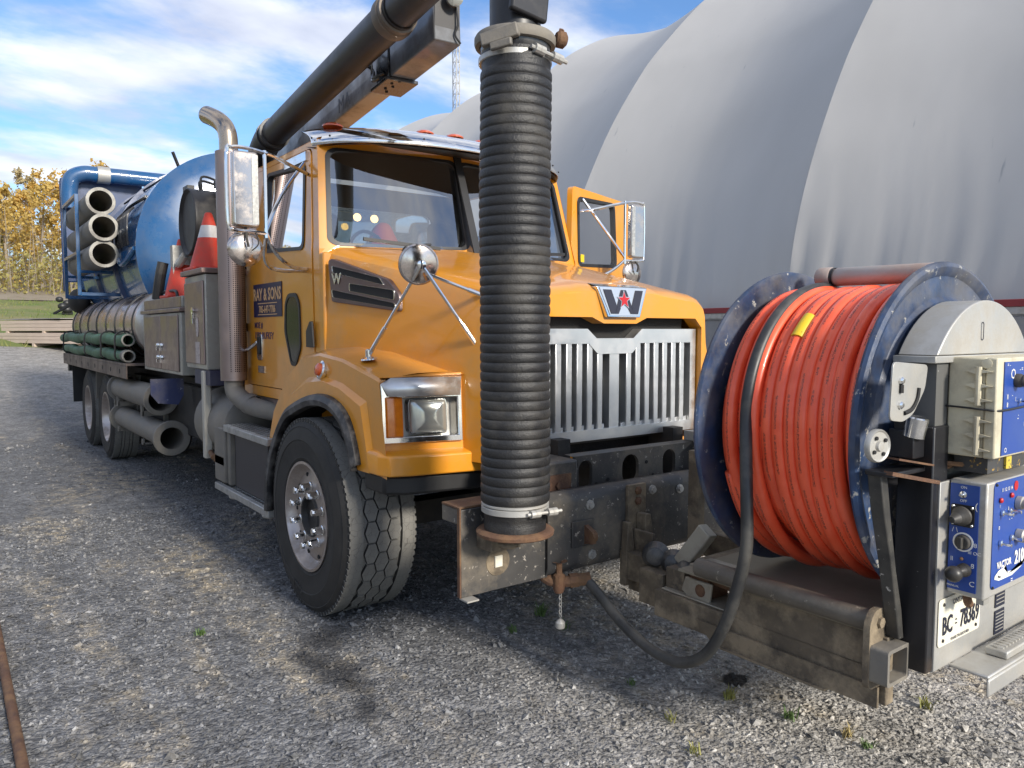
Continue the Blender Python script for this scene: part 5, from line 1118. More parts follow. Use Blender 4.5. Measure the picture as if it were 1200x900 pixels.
# ---- lower control box with joystick, knobs and switches
q = B(); q.bx(-.30, .16, -3.12, -3.008, .755, 1.128); cb = q.obj('control_box', oxid, TR, bevel=.006)
X0 = -.3015
q = B(); q.bx(X0 - .002, X0, -3.098, -3.012, .772, 1.115); q.obj('side_panel_face', panelblue, cb)
q = B(); q.prism(rrect(-.055, .952, .405, .345, .02), XZ(-3.1225), 0, .002); q.obj('front_panel_face', panelblue, cb)
SR, SU = (0, -1, 0), (0, 0, 1)
def sidetext(s, size, y, z, **k): text('panel_lettering', s, size, (X0 - .0025, y, z), SR, SU, white, cb, depth=.0003, **k)
sidetext('ON', .012, -3.052, 1.105); sidetext('OFF', .012, -3.052, 1.062); sidetext('(', .03, -3.090, 1.05); sidetext('/', .022, -3.024, .965); sidetext('\\', .022, -3.036, .965); sidetext('8', .02, -3.092, .925); sidetext('III OC', .015, -3.090, .90); sidetext('ll', .02, -3.024, .870); sidetext('8', .022, -3.086, .858); sidetext('C', .024, -3.086, .80); sidetext('MANUAL', .009, -3.03, .783)
q = B(); q.lathe((X0 - .002, -3.052, 1.083), (-1, 0, 0), [(.011, 0), (.011, .004), (.006, .006), (.004, .008), (.005, .022), (0, .024)], n=12); q.obj('toggle_switch', chrome, cb)
JP = rrect(-3.052, 1.015, .070, .070, .008)
q = B(); q.prism(JP, YZ(X0 - .006), 0, .004); q.obj('joystick_plate', dkrub, cb)
q = B(); ax_ = (-1, .12, -.12); q.lathe((X0 - .006, -3.052, 1.015), ax_, [(.031, 0), (.029, .006), (.031, .008), (.025, .014), (.027, .016), (.021, .022), (.023, .024), (.017, .031), (.019, .033), (.015, .045), (.010, .058), (0, .062)], n=20); q.obj('joystick_boot', mat('boot_rubber', (.045, .042, .038), .55, dirt=(.15, .13, .1), damt=.5), cb)
for dy in (-.028, .028):
    for dz in (-.028, .028): q = B(); q.ball((X0 - .0075, -3.052 + dy, 1.015 + dz), .005, 8, (.6, 1, 1)); q.obj('screw', chrome, cb)
q = B(); q.lathe((X0 - .002, -3.056, .930), (-1, 0, 0), [(.031, 0), (.031, .0015), (.026, .002), (.026, .0005)], n=24); q.obj('dial_ring', white, cb)
q = B(); q.lathe((X0 - .002, -3.056, .930), (-1, 0, 0), [(.024, 0), (.022, .012), (.020, .014), (0, .014)], n=20); q.bx(X0 - .030, X0 - .012, -3.062, -3.050, .912, .948); q.obj('rotary_knob', mat('boot_rubber', (.045, .042, .038), .55), cb, bevel=.002)
q = B(); q.ball((X0 - .004, -3.054, .876), .006, 8); q.obj('screw', rust, cb)
q = B(); q.lathe((X0 - .002, -3.064, .842), (-1, .15, -.04), [(.022, 0), (.022, .006), (.017, .012), (.020, .018), (.016, .024), (.012, .032)], n=18); q.ball((X0 - .055, -3.054, .836), .026, 16); q.obj('ball_lever', mat('lever_black', (.02, .02, .02), .35, dirt=(.12, .1, .08), damt=.3), cb)
F0 = -3.1240
def fronttext(s, size, x, z, **k): text('panel_lettering', s, size, (x, F0, z), (1, 0, 0), SU, white, cb, depth=.0003, **k)
fronttext('2100', .060, -.035, .855, xs=.80, bold=.0026); fronttext('VACTOR', .030, -.165, .852, bold=.001, xs=.9)
sw = [(-.235, .812), (-.20, .802), (-.10, .802), (-.03, .818), (.02, .840), (.035, .852), (-.02, .822), (-.08, .815), (-.14, .822), (-.165, .836), (-.15, .845), (-.205, .835), (-.232, .822)]
q = B(); q.add([(-.13, F0, .812)] + [(u, F0, v) for u, v in sw], [(0, 1 + i, 1 + (i + 1) % len(sw)) for i in range(len(sw))]); q.obj('panel_swoosh', white, cb, smooth=0)
text('panel_lettering', 'Plus', .014, (-.20, F0 - .001, .815), (1, 0, 0), SU, ink, cb, depth=.0003)
fronttext('=', .03, -.10, .785); fronttext('11 12 13 14', .017, -.165, 1.095); fronttext('1', .014, -.215, 1.045); fronttext('0', .018, -.215, .975); fronttext('-  -', .02, -.13, .995); fronttext('3', .015, -.15, 1.03)
for x, z in ((-.215, 1.065), (-.135, 1.072)): q = B(); q.ball((x, F0 - .003, z), .009, 10, (1, .7, 1)); q.obj('indicator_light', redm, cb)
q = B(); q.prism(rrect(-.095, 1.098, .03, .032, .014), XZ(F0), 0, .001); q.obj('red_emblem', redm, cb)
for x, z in ((-.20, 1.022), (-.14, 1.022), (-.205, .925), (-.12, .930)):
    q = B(); q.lathe((x, F0, z), (0, -1, 0), [(.010, 0), (.010, .006), (.005, .008), (.004, .010), (.006, .034), (0, .036)], n=10); q.obj('toggle_switch', chrome, cb)
q = B(); q.lathe((-.08, F0, 1.04), (0, -1, 0), [(.022, 0), (.022, .016), (.014, .018), (.014, .03)], n=18); q.obj('stop_button_base', oxid, cb)
q = B(); q.lathe((-.08, F0 - .03, 1.04), (0, -1, 0), [(.016, 0), (.020, .004), (.020, .016), (.015, .022), (0, .024)], n=18); q.obj('stop_button', redm, cb)
q = B(); q.lathe((-.07, F0, .93), (0, -1, 0), [(.022, 0), (.022, .02), (.016, .024), (.016, .04), (0, .042)], n=16); q.obj('rotary_knob', oxid, cb)
for x in (-.245, .13):
    for z in (.787, 1.117): q = B(); q.ball((x, F0, z), .005, 8); q.obj('screw', chassis, cb)
q = B(); q.bx(-.302, -.262, -3.122, -3.10, .742, .757); q.obj('box_lip', boxgrey, cb)
q = B(); q.tube([(-.27, -3.06, .765), (-.265, -3.06, .735), (-.24, -3.055, .715)], .014, n=8); q.obj('cable_gland', rust, cb)

# ---- upper beige electrical box
q = B(); q.bx(-.30, .2, -3.10, -2.99, 1.205, 1.518); jb = q.obj('electrical_box', beige, TR, bevel=.006)
q = B(); q.bx(-.306, .2, -3.135, -3.1015, 1.205, 1.518); q.obj('box_lid', beige, jb, bevel=.005)
q = B(); q.bx(-.262, .18, -3.1385, -3.1355, 1.213, 1.505); q.obj('upper_panel_face', panelblue, jb)
for zb in (1.43, 1.275):
    q = B(); q.cyl((-.312, -3.085, zb - .06), (-.312, -3.085, zb + .06), .009, n=10)
    for k in (-.045, 0, .045): q.prism([(-3.125, 0), (-3.075, .010), (-3.045, .002), (-3.075, -.008)], lambda u, v, t, zz=zb + k: (-.302 - t, u, zz + v), 0, .013)
    q.obj('hinge', beige, jb)
q = B(); q.lathe((-.302, -3.105, 1.50), (-1, 0, 0), [(.016, 0), (.016, .006), (.008, .008), (0, .008)], n=10); q.obj('hinge_screw', beige, jb)
q = B(); q.tube([(-.31, -2.99, 1.362), (-.312, -3.06, 1.360), (-.312, -3.10, 1.358), (-.26, -3.142, 1.356), (0.1, -3.142, 1.368)], .0035, n=6); q.obj('bungee_cord', dkrub, jb)
FU = -3.1392
def uptext(s, size, x, z): text('panel_lettering', s, size, (x, FU, z), (1, 0, 0), SU, white, jb, depth=.0003)
uptext('= -', .02, -.235, 1.495); uptext('O', .045, -.20, 1.465); uptext('- =', .022, -.14, 1.48); uptext('II', .022, -.235, 1.395); uptext('-', .02, -.20, 1.40); uptext('8', .022, -.235, 1.37); uptext('/ ,', .02, -.17, 1.385); uptext('O', .022, -.235, 1.228); uptext('.:', .028, -.15, 1.33); uptext('1', .02, -.10, 1.30)
q = B(); q.lathe((-.175, FU, 1.445), (0, -1, 0), [(.022, 0), (.022, .012), (.018, .02), (.020, .024), (.016, .04), (0, .043)], n=14); q.obj('rotary_knob', mat('boot_rubber', (.045, .042, .038), .55), jb)
q = B(); q.bar((-.175, FU - .03, 1.447), (-.10, FU - .05, 1.447), .008, .008); q.obj('knob_lever', oxid, jb)
q = B(); q.lathe((-.15, FU, 1.368 + .012), (0, -1, 0), [(.008, 0), (.008, .006), (.004, .008), (.005, .03), (0, .032)], n=8); q.obj('toggle_switch', chrome, jb)
q = B(); q.bx(-.26, .15, -3.10, -3.0, 1.15, 1.20); q.obj('terminal_strip', mat('terminal_mix', (.05, .05, .05), .5, flake=(.5, .3, .05), fscale=30, fpos=.58), jb)
q = B(); q.bx(-.14, -.10, -3.108, -3.101, 1.155, 1.195); q.obj('warning_label', mat('warning_label', (.6, .45, .05), .5, flake=(.05, .05, .05), fscale=70, fpos=.56), jb)
q = B(); q.tube([(-.30, -2.98, 1.175), (-.22, -3.05, 1.17), (-.1, -3.06, 1.19)], .008, n=6); q.tube([(-.34, -2.97, 1.15), (-.2, -3.0, 1.17)], .008, n=6); q.obj('wiring', rust, jb)

# ---- suction hose hanging from the boom into its cradle on the bumper
HX, HY = -1.04, -1.66
def wob(z): return (.010 * math.sin(z * 2.3) * min(1, (z - .9) * 2), .012 * math.sin(z * 1.7 + 1) * min(1, (z - .9) * 2))
prof = [(.128, .905)]; z = .915; P_ = .0375
while z < 2.58:
    prof += [(.1362, z), (.1390, z + .0025), (.1408, z + .009), (.1416, z + .018), (.1410, z + .027), (.1390, z + .0335), (.1362, z + .0362)]; z += P_
prof += [(.134, z + .005), (.136, z + .02), (.136, 2.67)]
q = B(); q.lathe((0, 0, 0), (0, 0, 1), prof, n=40)
q.v = [(x * (1 + .012 * math.sin(9 * zz + 3 * math.atan2(y, x))) + HX + wob(zz)[0], y * (1 + .012 * math.sin(7 * zz)) + HY + wob(zz)[1], zz) for x, y, zz in q.v]
hose = q.obj('suction_hose', hoserub, TR, smooth=50)
def band(z0, z1, r, m, name, tilt=0):
    q = B(); q.lathe((HX, HY, 0), (0, tilt, 1), [(r - .012, z0), (r, z0), (r + .004, z0 + .003), (r + .004, z1 - .003), (r, z1), (r - .012, z1)], n=40); return q.obj(name, m, hose)
q = B(); q.lathe((HX, HY, 0), (0, 0, 1), [(.118, .795), (.126, .80), (.127, .83), (.124, .84), (.127, .85), (.130, .90), (.132, .915), (.128, .92)], n=40); q.obj('hose_cuff', hoserub, hose)
band(.872, .898, .134, oxid, 'hose_clamp'); band(.90, .912, .134, oxid, 'hose_clamp')
q = B(); q.lathe((HX, HY, 0), (0, 0, 1), [(.09, .775), (.150, .775), (.158, .780), (.160, .792), (.150, .800), (.126, .802)], n=40); q.obj('hose_end_flange', rust, hose)
def tbolt(c, d, name, sc=1.0):
    c, d = V3(c), V3(d) / np.linalg.norm(d); q = B(); q.cyl(c - d * .075 * sc, c + d * .085 * sc, .007 * sc, n=8)
    for k in (-.05, -.03, .03, .05): q.cyl(c + d * (k - .011) * sc, c + d * (k + .011) * sc, .016 * sc, n=10)
    q.obj(name, oxid, hose)
tbolt((HX + .03, HY - .148, .885), (1, -.1, 0), 'clamp_bolt'); 
q = B(); q.bx(-1.13, -.98, -1.62, -1.51, .70, .775); q.tube([(-1.12, -1.53, .73), (-1.05, -1.66, .725), (-.96, -1.54, .735)], .014, n=8); q.obj('hose_cradle', muddy, TR, bevel=.006)
band(2.635, 2.660, .140, oxid, 'hose_clamp'); tbolt((HX + .045, HY - .148, 2.650), (1, .05, -.12), 'clamp_bolt', 1.15)
q = B(); q.lathe((HX, HY, 0), (0, 0, 1), [(.128, 2.66), (.134, 2.67), (.138, 2.70), (.140, 2.735), (.12, 2.75)], n=40); q.obj('hose_collar', blackg, hose)
q = B(); q.lathe((HX, HY, 0), (0, .0, 1), [(.140, 2.700), (.156, 2.702), (.160, 2.712), (.160, 2.732), (.154, 2.742), (.13, 2.745)], n=40); q.obj('coupling_ring', ductile, hose)
q = B(); q.bar((HX - .09, HY - .14, 2.715), (HX - .175, HY - .02, 2.685), .03, .05); q.bar((HX - .12, HY - .14, 2.665), (HX - .16, HY - .06, 2.655), .02, .03); q.obj('coupling_latch', ductile, hose, bevel=.006)
q = B(); q.lathe((HX + .118, HY - .105, 2.735), (.9, -.3, -.1), [(0, 0), (.024, 0), (.032, .01), (.032, .035), (.02, .045), (0, .046)], n=14); q.tube([(HX + .11, HY - .09, 2.72), (HX + .15, HY - .11, 2.765), (HX + .14, HY - .1, 2.775)], .006, n=6); q.obj('coupling_plug', rust, hose)

# ---- boom
BD = np.array([.062, 1.0, -.064]); BT = np.array([-.505, -.30, 3.345])
def bp(y, dx=0.0, dz=0.0):
    p = BT + BD * (y + .30); return np.array([p[0] + dx, p[1] - dx * .062, p[2] + dz])
tubem = mat('matte_black_tube', (.014, .014, .016), .40, col2=(.03, .03, .033), nscale=3, dirt=(.09, .08, .07), damt=.3, dscale=4)
q = B(); q.bar(bp(.30, 0, .03), bp(4.2, 0, .03), .15, .245); boom = q.obj('boom', mat('boom_grey_paint', (.36, .37, .39), .35, col2=(.26, .27, .29), nscale=2, dirt=(.10, .095, .09), damt=.6, dscale=3, coat=.3), TR, bevel=.010)
q = B(); q.bar(bp(-.30, 0, .02), bp(.30, 0, .02), .172, .255); q.obj('boom_tip_section', mat('boom_dark_paint', (.075, .085, .10), .3, col2=(.17, .18, .20), nscale=5, namt=.9, coat=.3, dirt=(.06, .055, .05), damt=.6, dscale=4), boom, bevel=.008)
q = B(); q.prism(rrect(0, .02, .160, .240, .004), lambda u, v, t: bp(-.303, u, v) + BD * t, 0, .002); q.obj('boom_end_face', tubem, boom)
q = B(); q.bar(bp(.31, -.086), bp(.50, -.086), .014, .235); q.bar(bp(.31, .086), bp(.50, .086), .014, .235); q.bar(bp(.29, 0, -.118), bp(.56, 0, -.115), .215, .022); q.obj('boom_clamp_bracket', blackg, boom, bevel=.004)
for k in range(5): c = bp(.30 + .05 * k, -.02 - .03 * (k % 2), -.1285); q = B(); q.cyl(c, c + np.array([0, 0, -.004]), .010, n=8); q.obj('bracket_hole', inside, boom)
q = B(); q.tube([bp(.62, -.20, .10), bp(.60, -.16, .05), bp(.55, -.12, .03), bp(.50, -.11, -.02), bp(.46, -.13, -.075), bp(.38, -.13, -.085), bp(.33, -.11, -.08)], .011, n=8); q.tube([bp(.60, -.20, .13), bp(.55, -.15, .12), bp(.52, -.12, .06), bp(.50, -.12, -.05), bp(.44, -.14, -.10), bp(.36, -.13, -.105)], .009, n=8); q.obj('hydraulic_line', blackg, boom)
text('boom_lettering', 'MA', .15, bp(1.12, -.0755, -.015), -BD, (0, .064, 1), mat('faded_boom_print', (.13, .14, .16), .5), boom, xs=1.1)
q = B(); q.lathe(bp(-.34, .02, .125), (-.3, -1, -.1), [(.02, -.03), (.048, 0), (.050, .03), (.042, .036), (0, .044)], n=18); q.obj('boom_work_light', lampglass, boom)
q = B(); q.tube([bp(-.31, .05, .10), bp(-.33, .055, .0), bp(-.32, .04, -.06), bp(-.33, .07, -.11)], .006, n=6); q.obj('light_cable', dkrub, boom)
# tube along the boom
PD, PZ = -.262, .040
q = B(); q.tube([bp(y, PD, PZ) for y in np.linspace(-.25, 2.25, 9)], .106, n=28, sm=False, cap=False); tb = q.obj('boom_tube', tubem, boom)
q = B(); q.tube([bp(2.22, PD, PZ), bp(2.42, PD, PZ - .005), bp(2.62, PD, PZ - .09), bp(2.74, PD, PZ - .26), bp(2.78, PD, PZ - .55), bp(2.78, PD, PZ - .9)], .115, n=24); q.obj('boom_elbow', hoserub, boom)
for y in (2.20, 2.30): q = B(); q.lathe(bp(y, PD, PZ), BD, [(.106, -.02), (.126, -.018), (.126, .018), (.106, .02)], n=28); q.obj('tube_collar', tubem, boom)
q = B(); q.lathe(bp(-.16, PD, PZ), -BD, [(.106, -.05), (.124, -.045), (.126, .0), (.124, .02), (.118, .025), (.118, .06), (.10, .065)], n=32); q.obj('tube_end_ring', mat('worn_ring', (.16, .13, .10), .5, .4, col2=(.06, .055, .05), nscale=6), boom)
a0 = bp(-.2, PD, PZ); q = B(); q.tube([a0, bp(-.7, PD, PZ + .005), bp(-1.2, PD - .02, PZ + .01), (-.93, -1.52, 3.455), (-1.01, -1.655, 3.36), (HX, HY, 3.20), (HX, HY, 2.95), (HX, HY, 2.735)], .100, n=28); q.obj('boom_nozzle_elbow', tubem, boom)
q = B(); q.bar((HX - .02, HY - .105, 2.785), (HX + .02, HY - .10, 3.10), .17, .03, (0, -1, .1)); q.obj('nozzle_gusset', tubem, boom, bevel=.01)
q = B(); q.cyl((-.22, 3.9, 2.2), (-.22, 3.9, 2.99), .16, n=20); q.bx(-.45, .15, 3.6, 4.3, 1.16, 2.3); q.bx(-.42, -.02, 3.7, 4.15, 2.93, 3.18); q.obj('boom_turret', blackg, TR, bevel=.02)
q = B(); q.bx(-.85, .05, 2.95, 3.15, 2.89, 2.95); q.bx(-.85, -.4, 2.6, 2.95, 2.90, 2.94); q.obj('boom_rest', dkrub, TR)

# ---- mirrors
def west_mirror(X0, Y, name_label, parent_arm, s):
    """tall mirror in a bent tube frame; X0 = inner post, s = -1 passenger side"""
    xi, xo = X0, X0 + s * .215
    q = B(); q.tube([(xi, Y, 2.625), (xi + s * .10, Y, 2.64), (xo - s * .03, Y, 2.635), (xo, Y, 2.60), (xo, Y, 2.22), (xo - s * .03, Y, 2.175), (xi + s * .1, Y, 2.17), (xi, Y, 2.165)], .0115, n=8, k=4); q.tube([(xi, Y, 2.64), (xi, Y, 2.14)], .011, n=8, sm=False)
    mr = q.obj('mirror', chrome, TR); mr['label'] = name_label
    a, b = sorted((xi + s * .045, xo - s * .022))
    q = B(); q.prism(rrect((a + b) / 2, 2.405, b - a, .425, .02), XZ(Y - .03), 0, .05); q.obj('mirror_head', mirrorback, mr, bevel=.012, seg=3)
    q = B(); q.bx(xi + s * .05, xi + s * .085, Y - .0325, Y - .0305, 2.21, 2.60); q.obj('mirror_reflection_strip', mat('strip_reflection', (.55, .54, .50), .3, .4, col2=(.3, .29, .27), nscale=60, namt=1), mr)  # pale speckled strip paints a reflection onto the mirror back
    q = B(); q.bx(a + .01, b - .01, Y + .0205, Y + .023, 2.205, 2.605); q.obj('mirror_glass', mirrorglass, mr)
    cx = (xi + xo) / 2 + s * .005
    q = B(); q.lathe((cx, Y + .03, 2.075), (0, -1, 0), [(0, -.012), (.098, -.010), (.104, 0), (.097, .010), (.075, .022), (.04, .030), (0, .033)], n=32); q.obj('round_mirror', mirrorback, mr)
    q = B(); q.tube([(cx, Y, 2.17), (cx + s * .01, Y - .03, 2.13), (cx, Y - .03, 2.08)], .007, n=6); q.tube([(cx - s * .05, Y - .01, 2.17), (cx - s * .055, Y - .035, 2.10), (cx - s * .02, Y - .02, 2.06)], .004, n=6); q.obj('round_mirror_bracket', chassis, mr)
    q = B()
    for pts in parent_arm: q.tube(pts, .0115, n=8, k=4)
    q.obj('mirror_arm', chrome, mr); return mr
west_mirror(-1.345, .35, 'passenger side mirror with round mirror under it', [[(-1.345, .35, 2.625), (-1.30, .36, 2.62), (-1.15, .46, 2.60), (-.985, .56, 2.575)], [(-1.345, .35, 2.17), (-1.27, .40, 2.06), (-1.16, .44, 1.99), (-1.035, .50, 1.985)], [(-1.345, .35, 2.15), (-1.33, .42, 2.02), (-1.24, .48, 1.97), (-1.035, .53, 1.975)], [(-1.34, .36, 2.19), (-1.2, .48, 2.42), (-1.0, .62, 2.66)]], -1)
west_mirror(1.56, .34, 'driver side mirror on the open door', [[(1.56, .34, 2.625), (1.45, .36, 2.60), (1.30, .44, 2.56), (1.22, .50, 2.55)], [(1.56, .34, 2.17), (1.45, .38, 2.08), (1.30, .46, 2.0)], [(1.56, .34, 2.19), (1.45, .46, 2.42), (1.30, .56, 2.66)]], 1)
# convex mirror on the passenger fender
q = B(); MC = V3((-1.0, -.82, 1.925)); MA = V3((.25, 1, .10)) * -1
q.lathe(MC, MA, [(0, -.02), (.095, -.018), (.101, -.008), (.101, .004), (.093, .010), (.090, .006), (.05, .015), (0, .019)], n=32)
cm = q.obj('fender_mirror', mirrorback, TR); cm['label'] = 'round convex mirror on rods over the fender'
q = B(); q.lathe(MC + np.array([-.012, -.045, -.005]), MA, [(.022, 0), (.022, .014), (.012, .018), (0, .019)], n=12); q.obj('mirror_swivel', chrome, cm)
for a, b in (((-1.012, -.87, 1.92), (-1.10, -.47, 1.475)), ((-1.012, -.87, 1.92), (-.735, -.965, 1.50)), ((-.985, -.86, 1.88), (-.715, -1.0, 1.765))):
    q = B(); q.cyl(a, b, .0085, n=8); v = V3(b) - V3(a); q.cyl(V3(b) - v * .32, V3(b), .0115, n=8); q.obj('mirror_rod', chrome, cm)
q = B(); q.lathe((-1.10, -.47, 1.452), (-.1, 0, 1), [(.045, 0), (.042, .006), (.018, .016), (.016, .05), (.010, .055), (0, .056)], n=16); q.obj('rod_foot', chrome, cm)
q = B(); q.lathe((-.735, -.962, 1.50), (-1, -.2, 0), [(.022, -.02), (.02, 0), (.010, .01), (0, .011)], n=10); q.obj('rod_bracket', chrome, cm)

# ---- exhaust stack
perf = bpy.data.materials.new('perforated_heat_shield'); perf.use_nodes = True
t = perf.node_tree; p = t.nodes['Principled BSDF']; p.inputs['Metallic'].default_value = .85; p.inputs['Roughness'].default_value = .36
co = t.nodes.new('ShaderNodeTexCoord'); sp = t.nodes.new('ShaderNodeSeparateXYZ'); t.links.new(co.outputs['Object'], sp.inputs[0])
vo = t.nodes.new('ShaderNodeTexVoronoi'); vo.inputs['Scale'].default_value = 72; vo.inputs['Randomness'].default_value = 0; t.links.new(co.outputs['Object'], vo.inputs['Vector'])
mr_ = t.nodes.new('ShaderNodeMapRange'); mr_.inputs[1].default_value = .30; mr_.inputs[2].default_value = .34; t.links.new(vo.outputs['Distance'], mr_.inputs[0])
xr = t.nodes.new('ShaderNodeMixRGB'); xr.inputs[1].default_value = (.012, .010, .010, 1); xr.inputs[2].default_value = (.24, .19, .18, 1); t.links.new(mr_.outputs[0], xr.inputs[0]); t.links.new(xr.outputs[0], p.inputs['Base Color'])
q = B(); q.lathe((-1.15, 1.68, 0), (0, 0, 1), [(.085, 1.235), (.094, 1.235), (.094, 2.90), (.085, 2.90)], n=28, a0=0, a1=360); st = q.obj('exhaust_stack', mat('stack_steel', (.27, .22, .21), .36, .8, dirt=(.2, .16, .14), damt=.5), TR)
q = B(); q.lathe((-1.15, 1.68, 0), (0, 0, 1), [(.0965, 1.30), (.0965, 2.90)], n=20, a0=150, a1=290); q.obj('heat_shield', perf, st)
q = B(); q.tube([(-1.15, 1.68, 2.88), (-1.15, 1.68, 3.0), (-1.16, 1.71, 3.08), (-1.185, 1.80, 3.15), (-1.22, 1.95, 3.215)], .066, n=20, cap=False); q.obj('stack_outlet', mat('smoked_chrome', (.46, .38, .30), .18, 1.0, dirt=(.05, .045, .04), damt=.5, dscale=5), st, solid=.004)
q = B(); q.tube([(-1.15, 1.68, 1.26), (-1.15, 1.67, 1.16), (-1.12, 1.56, 1.09), (-1.05, 1.38, 1.04), (-.8, 1.0, .98), (-.6, .7, .95)], .068, n=16); q.lathe((-1.09, 1.49, 1.066), (.3, -.9, -.25), [(.075, -.03), (.078, -.025), (.078, .025), (.075, .03)], n=20); q.obj('stack_inlet', ductile, st)
q = B(); q.bx(-1.15, -.95, 1.74, 1.80, 2.86, 2.93); q.bx(-1.15, -.95, 1.74, 1.80, 1.6, 1.66); q.obj('stack_bracket', dkrub, st)
q = B(); q.tube([(-1.04, 1.74, 2.30), (-1.09, 1.76, 2.25), (-1.10, 1.77, 1.65), (-1.10, 1.76, 1.52), (-1.10, 1.70, 1.465), (-1.085, 1.58, 1.46), (-1.05, 1.50, 1.50), (-1.04, 1.47, 1.52)], .014, n=10); q.obj('grab_rail', chrome, TR)
q = B(); q.tube([(-1.035, 1.50, 2.72), (-1.06, 1.52, 2.6), (-1.05, 1.50, 2.45)], .012, n=8); q.ball((-1.04, 1.5, 2.47), .03, 10); q.bx(-.99, -.94, .62, 1.0, 2.68, 2.735); q.obj('cab_side_fitting', chrome, TR)

# ---- steps and the boxes under the cab
def step(y0, y1, z, x0, x1, wd):
    q = B(); q.bx(x0, x1, y0, y1, z - .05, z); sp_ = q.obj('cab_step', mat('step_aluminium', (.40, .40, .39), .4, .6, dirt=(.2, .18, .15), damt=.5, dscale=10), TR, bevel=.006)
    q = B(); nx = 5; ny = int((y1 - y0) / .045)
    for i in range(ny):
        for j in range(nx): q.bx(x0 + .02 + (x1 - x0 - .04) * (j + .15) / nx, x0 + .02 + (x1 - x0 - .04) * (j + .85) / nx, y0 + .015 + i * .045, y0 + .04 + i * .045, z + .0005, z + .006)
    q.obj('step_tread_lugs', chrome, sp_, kind='stuff'); return sp_
s1 = step(.70, 1.90, .45, -1.25, -1.03, .2); s2 = step(.70, 1.64, .915, -1.25, -1.05, .2)
q = B(); q.bx(-1.2, -1.19, .74, 1.52, .47, .865); q.obj('step_back_panel', mat('navy_black_panel', (.022, .022, .03), .45, flake=(.3, .3, .3), fscale=7, fpos=.72), TR)
q = B(); q.bx(-1.18, -.55, .75, 1.85, .42, .395 + .45); q.obj('battery_box', chassis, TR)
q = B(); q.bx(-1.22, -1.06, 1.60, 1.66, .46, .90); q.bx(-1.24, -1.18, 1.66, 1.92, .47, .88); q.obj('step_bracket', ductile, TR, bevel=.01)
for y in (.95, 1.68): q = B(); q.tube([(-1.18, y, .40), (-1.20, y - .02, .37), (-1.16, y - .06, .36)], .016, n=8); q.obj('step_bolt', oxid, TR)
q = B(); q.lathe((-.96, 1.74, .86), (0, 1, 0), [(0, 0), (.18, .005), (.25, .03), (.28, .08), (.28, .75), (.2, .8), (0, .8)], n=32); q.obj('air_tank', ductile, TR)
q = B(); q.bx(-1.24, -1.05, 1.68, 1.95, .60, .66); q.tube([(-1.24, 1.95, .63), (-1.22, 2.1, .65)], .02, n=8); q.obj('air_tank_bracket', rust, TR)
q = B(); q.bx(-1.26, -1.20, 2.10, 2.17, .60, 1.29); q.obj('white_post', mat('dirty_white_post', (.42, .39, .33), .6, dirt=(.25, .22, .17), damt=.5), TR, bevel=.01)

# ---- toolboxes beside the tank
q = B(); q.bx(-1.25, -.78, 2.78, 4.28, 1.22, 1.76); ta = q.obj('toolbox', boxgrey, TR, bevel=.008); ta['label'] = 'wide brown and grey toolbox with two doors'
q = B(); q.bx(-1.27, -.76, 2.75, 4.31, 1.765, 1.80); q.obj('toolbox_lid_edge', brownbox, ta, bevel=.006)
q = B(); q.bx(-1.24, -.77, 2.77, 4.29, 1.803, 1.90); q.obj('toolbox_lid', boxgrey, ta, bevel=.008)
q = B(); q.bx(-1.2435, -1.2415, 2.8, 4.26, 1.81, 1.895); q.obj('toolbox_lid_face', brownbox, ta)
for y0, y1 in ((2.86, 3.50), (3.52, 4.20)):
    q = B(); q.bx(-1.262, -1.2515, y0, y1, 1.25, 1.74); d = q.obj('toolbox_door', brownbox, ta, bevel=.005)
    yy = 3.44 if y0 < 3 else 3.58
    for z in (1.47, 1.36): q = B(); q.lathe((-1.263, yy, z), (-1, 0, 0), [(.022, 0), (.02, .012), (.012, .024), (0, .026)], n=12); q.bx(-1.285, -1.264, yy - .012, yy + .012, z - .05, z - .02); q.obj('door_latch', chrome, ta)
q = B(); q.bx(-1.10, -1.0, 2.752, 2.775, 1.45, 1.52); q.obj('toolbox_catch', oxid, ta)
q = B(); q.tube([(-1.15, 4.05, 1.91), (-1.15, 4.0, 1.96), (-1.15, 3.4, 1.97), (-1.15, 3.3, 1.91)], .014, n=8); q.obj('toolbox_rail', dkrub, ta)
q = B(); q.bx(-1.25, -.85, 2.02, 2.62, 1.30, 2.04); tb2 = q.obj('toolbox', boxgrey, TR, bevel=.008); tb2['label'] = 'tall narrow toolbox behind the exhaust stack'
q = B(); q.bx(-1.262, -1.2515, 2.05, 2.60, 1.34, 1.99); q.obj('toolbox_door', brownbox, tb2, bevel=.006)
q = B(); q.bx(-1.28, -.83, 2.0, 2.64, 2.045, 2.085); q.obj('toolbox_lid_edge', brownbox, tb2, bevel=.006)
q = B(); q.bx(-1.24, -.86, 1.98, 2.42, 1.18, 1.297); q.obj('toolbox_base', mat('navy_band', (.04, .04, .075), .5, dirt=(.1, .1, .1), damt=.4), tb2)
q = B(); q.lathe((-1.263, 2.30, 1.76), (-1, 0, 0), [(.018, 0), (.018, .012), (.03, .013), (.03, .02), (0, .022)], n=10); q.bx(-1.285, -1.264, 2.29, 2.31, 1.66, 1.75); q.obj('door_latch', chrome, tb2)
q = B(); q.prism(rrect(2.22, 1.63, .07, .15, .034), YZ(-1.2655), 0, .002); q.prism(rrect(2.22, 1.43, .12, .17, .005), YZ(-1.2655), 0, .002); q.obj('box_decal', mat('pale_decal', (.42, .36, .35), .5, flake=(.25, .2, .2), fscale=50, fpos=.56), tb2)
